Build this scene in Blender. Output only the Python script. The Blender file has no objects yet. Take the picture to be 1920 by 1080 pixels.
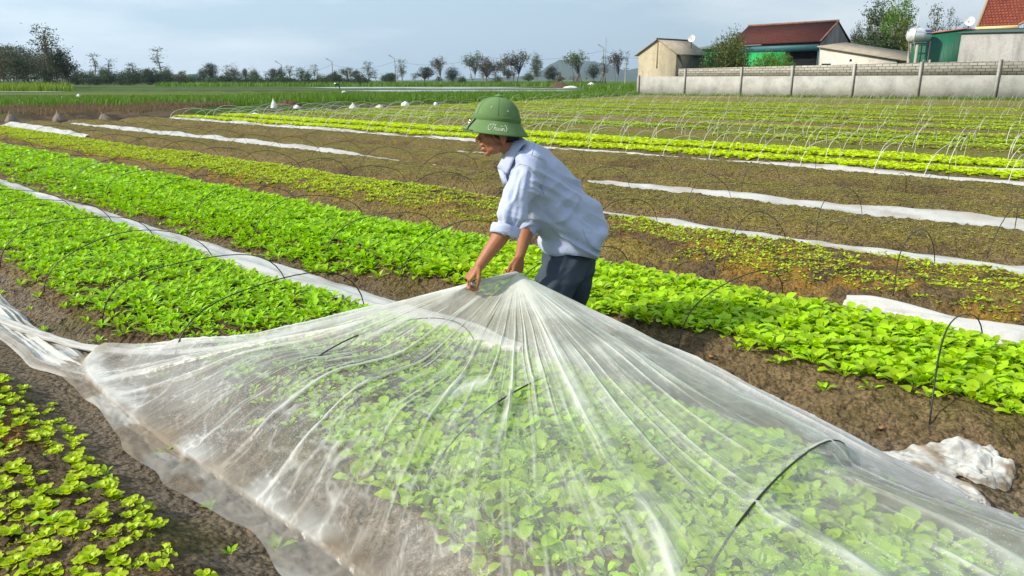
import bpy, math
import numpy as np
from math import radians, sin, cos, pi, sqrt
S = bpy.context.scene
COL = S.collection
# ------------------------------------------------------------------ camera, world, sun, exposure
FPX = 1390.0; TH = radians(15.67); CH = 1.5; RA = radians(47.3)
cd = bpy.data.cameras.new('camera'); cam = bpy.data.objects.new('camera', cd); COL.objects.link(cam)
cd.sensor_width = 36; cd.lens = 36 * FPX / 1920; cd.clip_start = 0.05; cd.clip_end = 20000
cam.location = (0, 0, CH); cam.rotation_euler = (pi / 2 - TH, 0, 0); S.camera = cam
S.view_settings.view_transform = 'Standard'; S.view_settings.look = 'None'
S.view_settings.gamma = 1; S.view_settings.use_curve_mapping = False
S.view_settings.exposure = 0.50
S.render.engine = 'CYCLES'
S.cycles.use_denoising = True
S.cycles.transparent_max_bounces = 24; S.cycles.max_bounces = 6
S.cycles.transmission_bounces = 5; S.cycles.diffuse_bounces = 3; S.cycles.glossy_bounces = 2
S.cycles.volume_bounces = 0
S.cycles.caustics_reflective = False; S.cycles.caustics_refractive = False
SUN_EL = radians(35); SUN_AZ = radians(-108)      # azimuth clockwise from +Y (the view), negative = left
wd = bpy.data.worlds.new('World'); S.world = wd; wd.use_nodes = True
nt = wd.node_tree; N = nt.nodes; L = nt.links
bg = N['Background']; bg.inputs['Strength'].default_value = 0.12
sky = N.new('ShaderNodeTexSky'); sky.sky_type = 'NISHITA'; sky.sun_disc = False
sky.sun_elevation = SUN_EL; sky.sun_rotation = SUN_AZ; sky.dust_density = 3.0; sky.air_density = 1.0
tc = N.new('ShaderNodeTexCoord'); mp = N.new('ShaderNodeMapping'); mp.inputs['Scale'].default_value = (1.0, 1.0, 5.0)
mp.inputs['Location'].default_value = (2.2, 0.4, 0.3)
n1 = N.new('ShaderNodeTexNoise'); n1.inputs['Scale'].default_value = 1.3; n1.inputs['Detail'].default_value = 7; n1.inputs['Roughness'].default_value = 0.55
r1 = N.new('ShaderNodeValToRGB'); r1.color_ramp.elements[0].position = 0.42; r1.color_ramp.elements[1].position = 0.60
r1.color_ramp.elements[0].color = (3.0, 4.0, 4.85, 1); r1.color_ramp.elements[1].color = (5.2, 5.8, 6.3, 1)
sx = N.new('ShaderNodeSeparateXYZ')                 # brighter cloud towards the sun side, darker slate towards the right
az = N.new('ShaderNodeMapRange'); az.inputs[1].default_value = -0.6; az.inputs[2].default_value = 0.5; az.inputs[3].default_value = 1.25; az.inputs[4].default_value = 0.87
mu = N.new('ShaderNodeVectorMath'); mu.operation = 'SCALE'
mxs = N.new('ShaderNodeMixRGB'); mxs.inputs[0].default_value = 0.86
L.new(tc.outputs['Generated'], mp.inputs['Vector']); L.new(mp.outputs[0], n1.inputs['Vector']); L.new(n1.outputs['Fac'], r1.inputs[0])
L.new(tc.outputs['Generated'], sx.inputs[0]); L.new(sx.outputs['X'], az.inputs[0])
L.new(r1.outputs[0], mu.inputs[0]); L.new(az.outputs[0], mu.inputs['Scale'])
L.new(sky.outputs[0], mxs.inputs[1]); L.new(mu.outputs[0], mxs.inputs[2]); L.new(mxs.outputs[0], bg.inputs[0])
sd = bpy.data.lights.new('sun', 'SUN'); sd.energy = 4.0; sd.angle = radians(3.0); sd.color = (1.0, 0.91, 0.76)
so = bpy.data.objects.new('sun', sd); COL.objects.link(so)
so.rotation_euler = (pi / 2 - SUN_EL, 0, -SUN_AZ + pi)
# ------------------------------------------------------------------ frames of reference and helpers
UX, UY = -sin(RA), cos(RA); VX, VY = cos(RA), sin(RA)      # u runs along the beds (away, left), v across them (away, right)
def ray(px, py):
    r = (px - 960) / FPX; yd = (py - 540) / FPX
    return r, cos(TH) - yd * sin(TH), sin(TH) + yd * cos(TH)
def P(px, py, Y):
    r, f, d = ray(px, py); t = Y / f
    return np.array((r * t, Y, CH - d * t))
def G(px, py, z=0.0):
    r, f, d = ray(px, py); t = (CH - z) / d
    return np.array((r * t, f * t, z))
def W(u, v, z=0.0):
    return np.stack(np.broadcast_arrays(u * UX + v * VX, u * UY + v * VY, z), -1).astype(float)
def UV(x, y): return x * UX + y * UY, x * VX + y * VY
def PX(p):
    p = np.asarray(p, float); x, y, z = p[..., 0], p[..., 1], p[..., 2] - CH
    dep = y * cos(TH) - z * sin(TH); up = y * sin(TH) + z * cos(TH)
    return 960 + FPX * x / dep, 540 - FPX * up / dep, dep
def ss(a, b, x):
    t = np.clip((x - a) / (b - a), 0, 1); return t * t * (3 - 2 * t)
def hsh(i, j, s):
    i = i.astype(np.int64); j = j.astype(np.int64)
    h = (i * 374761393 + j * 668265263 + s * 1442695041) & 0xffffffff
    h = ((h ^ (h >> 13)) * 1274126177) & 0xffffffff
    return ((h ^ (h >> 16)) & 0xffff) / 65535.0
def vn(x, y, s=0):
    x = np.asarray(x, float); y = np.asarray(y, float) + 0 * x; x = x + 0 * y
    i = np.floor(x); j = np.floor(y); fx = x - i; fy = y - j
    fx = fx * fx * (3 - 2 * fx); fy = fy * fy * (3 - 2 * fy)
    a = hsh(i, j, s); b = hsh(i + 1, j, s); c = hsh(i, j + 1, s); d = hsh(i + 1, j + 1, s)
    return (a + (b - a) * fx) * (1 - fy) + (c + (d - c) * fx) * fy - 0.5
def fbm(x, y, o=4, s=0, g=0.5):
    t = 0; a = 1.0
    for k in range(o):
        t = t + a * vn(x * 2 ** k + 17.3 * k, y * 2 ** k - 9.1 * k, s + k); a *= g
    return t
def mesh(name, V, F, mats=None, smooth=False, attrs=None, base=None, midx=None):
    V = np.asarray(V, float).reshape(-1, 3)
    if base is not None: V = V - np.asarray(base, float)
    if not isinstance(F, (list, tuple)) or (len(F) and not hasattr(F[0], 'shape')): F = [np.asarray(F)]
    F = [f for f in F if len(f)]
    me = bpy.data.meshes.new(name)
    nl = sum(f.size for f in F); nf = sum(len(f) for f in F)
    me.vertices.add(len(V)); me.vertices.foreach_set('co', V.astype(np.float32).ravel())
    me.loops.add(nl); me.loops.foreach_set('vertex_index', np.concatenate([f.ravel() for f in F]).astype(np.int32))
    st = []; o = 0
    for f in F:
        k = f.shape[1]; st.append(o + k * np.arange(len(f))); o += f.size
    me.polygons.add(nf); me.polygons.foreach_set('loop_start', np.concatenate(st).astype(np.int32))
    if mats is not None:
        for m in (mats if isinstance(mats, (list, tuple)) else [mats]): me.materials.append(m)
    if midx is not None: me.polygons.foreach_set('material_index', np.asarray(midx, np.int32))
    me.update(calc_edges=True)
    if smooth: me.shade_smooth()
    for k, a in (attrs or {}).items():
        a = np.asarray(a, np.float32)
        if a.ndim == 1:
            at = me.attributes.new(k, 'FLOAT', 'POINT'); at.data.foreach_set('value', a)
        else:
            at = me.attributes.new(k, 'FLOAT_COLOR', 'POINT')
            at.data.foreach_set('color', np.concatenate([a, np.ones((len(a), 1), np.float32)], 1).ravel())
    me.validate()
    return me
def ob(name, me, parent=None, label=None, cat=None, group=None, kind=None, loc=None, rz=0, sc=None):
    o = bpy.data.objects.new(name, me); COL.objects.link(o)
    if parent is not None: o.parent = parent
    if loc is not None: o.location = [float(a) for a in loc]
    if rz: o.rotation_euler = (0, 0, rz)
    if sc is not None: o.scale = sc if hasattr(sc, '__len__') else (sc, sc, sc)
    if label: o['label'] = label
    if cat: o['category'] = cat
    if group: o['group'] = group
    if kind: o['kind'] = kind
    return o
def grid_faces(n, m, wrap=False):
    i = np.arange(n - 1)[:, None]; j = np.arange(m if wrap else m - 1)[None, :]; jn = (j + 1) % m
    return np.stack([i * m + j, (i + 1) * m + j, (i + 1) * m + jn, i * m + jn], -1).reshape(-1, 4)
def tube(pts, r, n=6, cap=True):
    pts = np.asarray(pts, float); r = np.broadcast_to(np.asarray(r, float), (len(pts),))
    T = np.gradient(pts, axis=0); T /= np.linalg.norm(T, axis=1)[:, None] + 1e-9
    ref = np.array((0, 0, 1.0)) if abs(T[:, 2]).mean() < 0.8 else np.array((1.0, 0, 0))
    A = np.cross(T, ref); A /= np.linalg.norm(A, axis=1)[:, None] + 1e-9; B = np.cross(T, A)
    a = np.linspace(0, 2 * pi, n, endpoint=False)
    V = pts[:, None] + r[:, None, None] * (A[:, None] * np.cos(a)[None, :, None] + B[:, None] * np.sin(a)[None, :, None])
    V = V.reshape(-1, 3); F = grid_faces(len(pts), n, True)
    if cap:
        k = len(V); V = np.concatenate([V, pts[:1], pts[-1:]])
        j = np.arange(n); e = (len(pts) - 1) * n
        F = np.concatenate([F, np.stack([np.full(n, k), j, (j + 1) % n, (j + 1) % n], 1), np.stack([np.full(n, k + 1), e + (j + 1) % n, e + j, e + j], 1)])
    return V, F
class MB:                                   # collects pieces into one mesh
    def __init__(s): s.V = []; s.F = []; s.n = 0
    def add(s, V, F):
        V = np.asarray(V, float).reshape(-1, 3); F = np.asarray(F)
        if F.shape[1] == 3: F = np.concatenate([F, F[:, 2:3]], 1)
        s.V.append(V); s.F.append(F + s.n); s.n += len(V); return s
    def box(s, c, h, ax=None):
        q = np.array([(a, b, d) for a in (-1, 1) for b in (-1, 1) for d in (-1, 1)], float) * np.asarray(h, float)
        if ax is not None: q = q @ np.asarray(ax, float)
        return s.add(q + np.asarray(c, float), np.array([(0, 1, 3, 2), (4, 6, 7, 5), (0, 4, 5, 1), (2, 3, 7, 6), (0, 2, 6, 4), (1, 5, 7, 3)]))
    def hexa(s, q): return s.add(q, np.array([(0, 3, 2, 1), (4, 5, 6, 7), (0, 1, 5, 4), (1, 2, 6, 5), (2, 3, 7, 6), (3, 0, 4, 7)]))
    def tube(s, p, r, n=6): return s.add(*tube(p, r, n))
    def mesh(s, name, mat, smooth=False, base=None, attrs=None):
        V = np.concatenate(s.V); F = np.concatenate(s.F)
        tri = (F[:, 2] == F[:, 3])
        return mesh(name, V, [F[~tri], F[tri][:, :3]], mat, smooth, attrs, base)
# ------------------------------------------------------------------ materials
def mat(name, rgb=(.5, .5, .5), rough=.8, spec=.3, metal=0, noise=None, bump=None, attr=None, island=0, objr=0, coord='Object'):
    m = bpy.data.materials.new(name); m.use_nodes = True; t = m.node_tree; n = t.nodes; l = t.links
    b = n['Principled BSDF']; b.inputs['Roughness'].default_value = rough; b.inputs['Metallic'].default_value = metal
    b.inputs['Specular IOR Level'].default_value = spec
    c = n.new('ShaderNodeTexCoord')
    if attr:
        a = n.new('ShaderNodeAttribute'); a.attribute_name = attr; col = a.outputs['Color']
    else:
        a = n.new('ShaderNodeRGB'); a.outputs[0].default_value = (*rgb, 1); col = a.outputs[0]
    if noise:                               # list of (scale, other colour or factor, ramp lo, hi, strength)
        for sc, oc, lo, hi, k in noise:
            x = n.new('ShaderNodeTexNoise'); x.inputs['Detail'].default_value = 5; x.inputs['Roughness'].default_value = .65
            if hasattr(sc, '__len__'):
                q = n.new('ShaderNodeMapping'); q.inputs['Scale'].default_value = sc; l.new(c.outputs[coord], q.inputs[0]); l.new(q.outputs[0], x.inputs['Vector']); x.inputs['Scale'].default_value = 1
            else:
                l.new(c.outputs[coord], x.inputs['Vector']); x.inputs['Scale'].default_value = sc
            mr = n.new('ShaderNodeMapRange'); mr.inputs[1].default_value = lo; mr.inputs[2].default_value = hi; mr.inputs[4].default_value = k
            l.new(x.outputs['Fac'], mr.inputs[0])
            mx = n.new('ShaderNodeMixRGB'); l.new(mr.outputs[0], mx.inputs[0]); l.new(col, mx.inputs[1])
            if hasattr(oc, '__len__'): mx.inputs[2].default_value = (*oc, 1)
            else:
                mx.blend_type = 'MULTIPLY'; mx.inputs[2].default_value = (oc, oc, oc, 1)
            col = mx.outputs[0]
    if island or objr:
        if island:
            g = n.new('ShaderNodeNewGeometry'); rnd = g.outputs['Random Per Island']
        else:
            g = n.new('ShaderNodeObjectInfo'); rnd = g.outputs['Random']
        hs = n.new('ShaderNodeHueSaturation'); mr = n.new('ShaderNodeMapRange'); k = island or objr
        mr.inputs[3].default_value = 1 - k; mr.inputs[4].default_value = 1 + k
        m2 = n.new('ShaderNodeMapRange'); m2.inputs[3].default_value = .5 - k * .035; m2.inputs[4].default_value = .5 + k * .035
        l.new(rnd, mr.inputs[0]); l.new(mr.outputs[0], hs.inputs['Value']); l.new(rnd, m2.inputs[0]); l.new(m2.outputs[0], hs.inputs['Hue'])
        l.new(col, hs.inputs['Color']); col = hs.outputs[0]
    l.new(col, b.inputs['Base Color'])
    if bump:
        last = None
        for sc, st, di in bump:
            x = n.new('ShaderNodeTexNoise'); x.inputs['Detail'].default_value = 4; x.inputs['Roughness'].default_value = .6
            if hasattr(sc, '__len__'):
                q = n.new('ShaderNodeMapping'); q.inputs['Scale'].default_value = sc; l.new(c.outputs[coord], q.inputs[0]); l.new(q.outputs[0], x.inputs['Vector']); x.inputs['Scale'].default_value = 1
            else:
                l.new(c.outputs[coord], x.inputs['Vector']); x.inputs['Scale'].default_value = sc
            bp = n.new('ShaderNodeBump'); bp.inputs['Strength'].default_value = st; bp.inputs['Distance'].default_value = di
            l.new(x.outputs['Fac'], bp.inputs['Height'])
            if last: l.new(last, bp.inputs['Normal'])
            last = bp.outputs[0]
        l.new(last, b.inputs['Normal'])
    return m
def leafmat(name, rgb, trans=.4, island=.25, rough=.45, tint=None, spec=.35):
    m = mat(name, rgb, rough, spec, island=island, noise=tint)
    t = m.node_tree; n = t.nodes; l = t.links; b = n['Principled BSDF']
    src = b.inputs['Base Color'].links[0].from_socket
    tr = n.new('ShaderNodeBsdfTranslucent'); hs = n.new('ShaderNodeHueSaturation'); hs.inputs['Saturation'].default_value = 1.1; hs.inputs['Value'].default_value = 1.25
    hs.inputs['Hue'].default_value = .49
    l.new(src, hs.inputs['Color']); l.new(hs.outputs[0], tr.inputs[0])
    mx = n.new('ShaderNodeMixShader'); mx.inputs[0].default_value = trans
    l.new(b.outputs[0], mx.inputs[1]); l.new(tr.outputs[0], mx.inputs[2]); l.new(mx.outputs[0], n['Material Output'].inputs[0])
    return m
M = {}
M['ground'] = mat('ground_soil_and_grass', attr='col', rough=.95, spec=.15, noise=[(9, .72, .45, .62, .7), (24, .42, .46, .60, .8), (70, .5, .5, .64, .8), (60, (.30, .24, .17), .60, .74, .35)], bump=[(30, 1.0, .05), (110, .9, .02)])
M['greens'] = leafmat('mustard_leaf', (.31, .56, .006), .38, .30, .42)
M['greens_light'] = leafmat('light_mustard_leaf', (.38, .60, .007), .40, .28, .42)
M['lettuce'] = leafmat('lettuce_leaf', (.46, .62, .012), .40, .22, .42)
M['stem'] = mat('pale_leaf_stem', (.35, .5, .14), .5)
M['hoop_black'] = mat('black_wire', (.012, .012, .013), .45, .5)
M['hoop_white'] = mat('pale_plastic_rod', (.62, .62, .56), .5, .4, objr=.15)
M['strip'] = mat('dirty_white_film', (.52, .52, .51), .35, .5, noise=[((2, 2, 9), (.34, .31, .27), .50, .70, .7), (40, .7, .55, .7, .5)], bump=[((3, 30, 30), .9, .05), (35, .5, .02)])
def filmmat(name, base, mud):
    m = bpy.data.materials.new(name); m.use_nodes = True; t = m.node_tree; n = t.nodes; l = t.links; n.remove(n['Principled BSDF'])
    c = n.new('ShaderNodeTexCoord'); at = n.new('ShaderNodeAttribute'); at.attribute_name = 'dens'; mt = n.new('ShaderNodeAttribute'); mt.attribute_name = 'mud'
    lw = n.new('ShaderNodeLayerWeight'); lw.inputs['Blend'].default_value = .35
    vo = n.new('ShaderNodeTexVoronoi'); vo.inputs['Scale'].default_value = 95; vo.inputs['Randomness'].default_value = 1; l.new(c.outputs['Object'], vo.inputs['Vector'])
    dr = n.new('ShaderNodeMapRange'); dr.inputs[1].default_value = .22; dr.inputs[2].default_value = .12; dr.inputs[3].default_value = 0; dr.inputs[4].default_value = .45; l.new(vo.outputs['Distance'], dr.inputs[0])
    no = n.new('ShaderNodeTexNoise'); no.inputs['Scale'].default_value = 4.5; no.inputs['Detail'].default_value = 6; no.inputs['Roughness'].default_value = .65; l.new(c.outputs['Object'], no.inputs['Vector'])
    nr = n.new('ShaderNodeMapRange'); nr.inputs[1].default_value = .35; nr.inputs[2].default_value = .7; nr.inputs[3].default_value = .85; nr.inputs[4].default_value = 1.5; l.new(no.outputs[0], nr.inputs[0])
    def ma(op, a, b):
        q = n.new('ShaderNodeMath'); q.operation = op; q.use_clamp = False
        for i, x in enumerate((a, b)):
            if hasattr(x, 'is_linked'): l.new(x, q.inputs[i])
            else: q.inputs[i].default_value = x
        return q.outputs[0]
    dens = ma('MULTIPLY', at.outputs['Fac'], nr.outputs[0]); patch = n.new('ShaderNodeTexNoise'); patch.inputs['Scale'].default_value = 2.2; l.new(c.outputs['Object'], patch.inputs['Vector'])
    pr = n.new('ShaderNodeMapRange'); pr.inputs[1].default_value = .42; pr.inputs[2].default_value = .55; l.new(patch.outputs[0], pr.inputs[0])
    dens = ma('ADD', dens, ma('MULTIPLY', dr.outputs[0], pr.outputs[0])); fc = ma('MULTIPLY', lw.outputs['Facing'], .55); dens = ma('ADD', dens, ma('MULTIPLY', fc, ma('ADD', dens, .25)))
    cl = n.new('ShaderNodeClamp'); l.new(dens, cl.inputs[0]); cl.inputs['Max'].default_value = .97
    col = n.new('ShaderNodeMixRGB'); col.inputs[1].default_value = (*base, 1); col.inputs[2].default_value = (*mud, 1); l.new(mt.outputs['Fac'], col.inputs[0])
    bn_ = n.new('ShaderNodeTexNoise'); bn_.inputs['Scale'].default_value = 30; bn_.inputs['Detail'].default_value = 3; l.new(c.outputs['Object'], bn_.inputs['Vector'])
    bp = n.new('ShaderNodeBump'); bp.inputs['Strength'].default_value = .28; bp.inputs['Distance'].default_value = .012; l.new(bn_.outputs[0], bp.inputs['Height'])
    df = n.new('ShaderNodeBsdfDiffuse'); tl = n.new('ShaderNodeBsdfTranslucent'); gl = n.new('ShaderNodeBsdfGlossy'); gl.inputs['Roughness'].default_value = .34; gl.inputs['Color'].default_value = (.9, .9, .9, 1)
    for q in (df, tl): l.new(col.outputs[0], q.inputs['Color'])
    for q in (df, gl): l.new(bp.outputs[0], q.inputs['Normal'])
    m1 = n.new('ShaderNodeMixShader'); m1.inputs[0].default_value = .42; l.new(df.outputs[0], m1.inputs[1]); l.new(tl.outputs[0], m1.inputs[2])
    tp = n.new('ShaderNodeBsdfTransparent'); m2 = n.new('ShaderNodeMixShader'); l.new(cl.outputs[0], m2.inputs[0]); l.new(tp.outputs[0], m2.inputs[1]); l.new(m1.outputs[0], m2.inputs[2])
    fr = n.new('ShaderNodeLayerWeight'); fr.inputs['Blend'].default_value = .5; l.new(bp.outputs[0], fr.inputs['Normal']); fm = ma('ADD', ma('MULTIPLY', ma('POWER', fr.outputs['Facing'], 4.0),   .30), .02)
    m3 = n.new('ShaderNodeMixShader'); l.new(fm, m3.inputs[0]); l.new(m2.outputs[0], m3.inputs[1]); l.new(gl.outputs[0], m3.inputs[2]); l.new(m3.outputs[0], n['Material Output'].inputs[0])
    return m
M['film'] = filmmat('clear_plastic_film', (.76, .78, .77), (.34, .27, .19))
# ------------------------------------------------------------------ ground
V0 = 1.11; PER = 1.88
def field_end(v): return np.where(v < 13, 30.3, 30.6 + (v - 13) * .22)
def gz(u, v, smooth=False):
    u = np.asarray(u, float); v = np.asarray(v, float)
    ph = ((v - V0) / PER) % 1.0; d = np.abs(ph - .5) * PER
    wob = fbm(u * .7, v * .3, 2, 5) * .10
    prof = ss(.86, .42, d + wob)
    amp = np.where(v < 13, .15, .11) * (1 + .2 * vn(u * .3, np.floor((v - V0) / PER) * 3.1, 9))
    m = ss(field_end(v) + .3, field_end(v) - 1.0, u) * ss(-3.2, -2.6, v) * ss(69, 67.5, v)
    near = ss(60, 25, np.hypot(u, v)) * (.6 + .4 * ss(12, 5, v))
    z = prof * amp * m
    if smooth: return z + near * .012
    cl = fbm(u * 13, v * 13, 3, 31); z = z + near * (fbm(u * 4, v * 4, 3, 11) * .03 + (np.abs(cl) * .05 + np.clip(fbm(u * 27, v * 27, 2, 37), 0, 1) * .035) * (.12 + .88 * np.where((v < 1.25) & (v > .6), ss(.70, .50, d), ss(.90, .70, d))))
    # rough margin with clods and hummocks beyond the bed ends
    e = ss(0, 1.2, u - field_end(v)) * ss(60, 40, u)
    z = z + e * (fbm(u * .8, v * .8, 4, 51) * .30 + .06)
    return z
def lines(*seg):
    out = []
    for a, b, s in seg: out.append(np.arange(a, b, s))
    return np.concatenate(out)
gu = np.concatenate([-np.geomspace(4500, 12, 14), lines((-10, -2, .4), (-2, 8, .032), (8, 32, .085), (32, 62, .4), (62, 240, 3)), np.geomspace(240, 4500, 14)])
gv = np.concatenate([-np.geomspace(4500, 4, 14), lines((-3.5, -.2, .15), (-.2, 4.9, .032), (4.9, 13, .06), (13, 72, .24), (72, 240, 3)), np.geomspace(240, 4500, 14)])
UU, VV = np.meshgrid(gu, gv, indexing='ij')
def gcol(u, v):
    X = u * UX + v * VX; Y = u * UY + v * VY
    k = np.floor((v - V0) / PER) + 1; ph = ((v - V0) / PER) % 1.0; d = np.abs(ph - .5) * PER
    def c(r, g, b): return np.array((r, g, b))
    def mix(a, b, t): return a + (b - a) * np.clip(t, 0, 1)[..., None]
    n1 = fbm(u * 1.1, v * 2.3, 4, 3); n2 = fbm(u * 6, v * 6, 3, 23); n3 = fbm(u * .25, v * .9, 3, 77)
    col = mix(c(.30, .218, .112) + 0 * X[..., None], c(.135, .095, .055), .5 + 1.1 * n1)
    # furrow floor is pale silt
    col = mix(col, c(.26, .21, .155), np.where(v < 1.4, 1.3 * ss(.50, .72, d), ss(.70, .86, d)) * (.75 + .6 * n2) * (v < 13))
    # brown seedling beds get an olive skin
    sk = (k >= 4) & (k <= 6)
    col = mix(col, c(.29, .235, .065), np.where(sk, .70 + 1.2 * n2, 0) * ss(.78, .45, d))
    o3 = (k == 3) * ss(.85, .6, d) * ss(-.05, .25, n1 + .5 * n2)
    col = mix(col, c(.46, .27, .05), o3 * .8 * ss(-.15, .2, fbm(u * 7, v * 7, 3, 29))); col = mix(col, c(.33, .26, .055), (k == 3) * ss(.85, .5, d) * ss(.2, -.15, n1) * .8)
    mo = (k <= 2) * (v > -2.5) * ss(.05, .35, fbm(u * 2.2, v * 2.2, 4, 91)) * ss(.93, .6, d)
    col = mix(col, c(.17, .15, .045), mo * .7)
    o0 = (k == 0) * ss(.7, .4, d) * ss(.0, .3, fbm(u * 2, v * 2, 3, 41)); col = mix(col, c(.36, .17, .035), o0 * .7)
    # beds of the far half: olive, tan, green by turns
    fk = np.maximum(k, 0).astype(int) % 9
    pal = np.array([(.29, .33, .05), (.33, .27, .08), (.24, .33, .04), (.30, .33, .06), (.38, .28, .11), (.27, .37, .04), (.33, .32, .07), (.20, .17, .09), (.30, .34, .05)])[fk]
    far = (v > V0 + 6 * PER)
    t = (ss(.95, .62, d) * (.75 + .6 * n3))
    col = mix(col, pal, np.where(far, t, 0))
    # beyond the field
    e = u - field_end(v)
    out = ss(-.2, .6, e + n3)
    dry = mix(c(.075, .052, .035) + 0 * X[..., None], c(.19, .14, .08), .5 + 1.2 * fbm(u * .5, v * 1.4, 4, 61))
    gr = mix(c(.045, .10, .014) + 0 * X[..., None], c(.10, .18, .025), .5 + 1.1 * fbm(X * .05, Y * .4, 4, 71))
    lush = ss(5.5, 9, e + 5 * fbm(u * .15, v * .15, 3, 8)) if True else 0
    lush = np.where(v > 15, ss(.5, 2.5, e + 2 * n3), lush)
    col = mix(col, mix(dry, gr, lush), out)
    # banded paddies farther out
    b = fbm(X * .012, Y * .11, 3, 101)
    pad = mix(c(.055, .12, .022) + 0 * X[..., None], c(.15, .21, .04), .5 + 2.4 * b)
    pad = mix(pad, c(.05, .085, .03), ss(.12, .3, fbm(X * .02, Y * .3, 3, 131)))
    col = mix(col, pad, ss(62, 72, Y) * out)
    wl = ss(69.6, 70.2, v) * (u < 52); col = mix(col, c(.10, .13, .035), wl)
    nb = ss(54, 56, Y) * ss(66, 63, Y) * ss(-14, -18, X) * ss(-.1, .1, fbm(X * .06, Y * .8, 2, 19) + .1); col = mix(col, c(.30, .44, .03), nb * out)
    side = (v < -3.3) | (u < -9.5)
    col = np.where(side[..., None], c(.12, .12, .05), col)
    return np.clip(col, .01, 1)
ZZ = gz(UU, VV); GC = gcol(UU, VV)
gme = mesh('ground', np.stack([UU, VV, ZZ], -1), grid_faces(len(gu), len(gv)), M['ground'], True, {'col': GC.reshape(-1, 3)})
_t = M['ground'].node_tree; _n = _t.nodes; _b = _n['Principled BSDF']; _old = _b.inputs['Normal'].links[0].from_socket
_vo = _n.new('ShaderNodeTexVoronoi'); _vo.inputs['Scale'].default_value = 48; _vo.feature = 'SMOOTH_F1'; _tc = _n.new('ShaderNodeTexCoord'); _t.links.new(_tc.outputs['Object'], _vo.inputs['Vector'])
_bp = _n.new('ShaderNodeBump'); _bp.invert = True; _bp.inputs['Strength'].default_value = .9; _bp.inputs['Distance'].default_value = .03; _t.links.new(_vo.outputs['Distance'], _bp.inputs['Height']); _t.links.new(_old, _bp.inputs['Normal']); _t.links.new(_bp.outputs[0], _b.inputs['Normal'])
g = ob('ground', gme, kind='structure', label='furrowed brown field soil running into green grassland'); g.matrix_world = __import__('mathutils').Matrix(((UX, VX, 0, 0), (UY, VY, 0, 0), (0, 0, 1, 0), (0, 0, 0, 1)))
# normal orientation: (u,v) frame is left-handed in plan, fine for a two-sided surface
# ------------------------------------------------------------------ plants
def leaf(Lb, Wb, pet, el, curl, na, nc, wav, rs, rnd, lift=0.0):
    """one leaf: a petiole then a cupped blade; grows along +x, returns verts, quads"""
    t = np.linspace(0, 1, na + 1)
    ang = el - curl * t ** 1.3
    dx = np.cos(ang); dz = np.sin(ang)
    x = np.concatenate([[0], np.cumsum((dx[1:] + dx[:-1]) / 2)]) / na * Lb; z = np.concatenate([[0], np.cumsum((dz[1:] + dz[:-1]) / 2)]) / na * Lb
    x = x + pet * cos(el); z = z + pet * sin(el)
    w = Wb * .5 * np.sin(pi * np.clip(t * .93 + .04, 0, 1) ** (.85 if rnd else .7)) ** (.62 if rnd else .85)
    c = np.linspace(-1, 1, nc + 1)
    nx, nz = -np.sin(ang), np.cos(ang)
    cup = (c ** 2)[None] * .22 * w[:, None] + wav * w[:, None] * np.abs(c)[None] * np.sin(rs.uniform(0, 6) + t[:, None] * rs.uniform(7, 13) + c[None] * 2.5)
    X = x[:, None] + nx[:, None] * cup; Y = w[:, None] * c[None]; Z = z[:, None] + nz[:, None] * cup
    V = np.stack([X, Y, Z], -1).reshape(-1, 3); F = grid_faces(na + 1, nc + 1)
    k = len(V); pw = .0022 + Wb * .03
    pv = np.array([(0, -pw, 0), (0, pw, 0), (x[0], -pw * .8, z[0]), (x[0], pw * .8, z[0]), (x[1], -pw * .6, z[1] + .0006), (x[1], pw * .6, z[1] + .0006)])
    return np.concatenate([V, pv]), np.concatenate([F, [(k, k + 2, k + 3, k + 1), (k + 2, k + 4, k + 5, k + 3)]])
def plant(kind, seed, fine):
    rs = np.random.default_rng(seed); V = []; F = []; n = 0
    na, nc = ((5, 4) if fine == 2 else (3, 2) if fine == 1 else (2, 1))
    spec = dict(mustard=(7, .062, .050, .045, (28, 72), .9, .10, True), narrow=(7, .070, .036, .035, (30, 70), .8, .10, False),
                lettuce=(8, .050, .047, .006, (15, 62), .55, .30, True), sprig=(4, .022, .014, .006, (15, 50), .4, .1, True))[kind]
    nl, Lb, Wb, pet, (e0, e1), cu, wav, rnd = spec
    nl = nl + rs.integers(-1, 2) if kind != 'sprig' else nl
    if fine == 0: nl = max(3, nl - 3); Wb *= 1.25
    a0 = rs.uniform(0, 6)
    for i in range(nl):
        q = i / max(nl - 1, 1); s = (1.05 - .45 * q) * rs.uniform(.85, 1.15)
        v, f = leaf(Lb * s, Wb * s, pet * s, radians(e0 + (e1 - e0) * q + rs.uniform(-8, 8)), cu * rs.uniform(.5, 1.2), na, nc, wav, rs, rnd)
        a = a0 + i * 2.4 + rs.uniform(-.3, .3); ca, sa = cos(a), sin(a)
        v = np.stack([v[:, 0] * ca - v[:, 1] * sa, v[:, 0] * sa + v[:, 1] * ca, v[:, 2]], -1)
        V.append(v); F.append(f + n); n += len(v)
    return np.concatenate(V), np.concatenate(F)
PROTO = {(k, f): [plant(k, 100 * f + i, f) for i in range(10)] for k in ('mustard', 'narrow', 'lettuce', 'sprig') for f in (0, 1, 2)}
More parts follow.
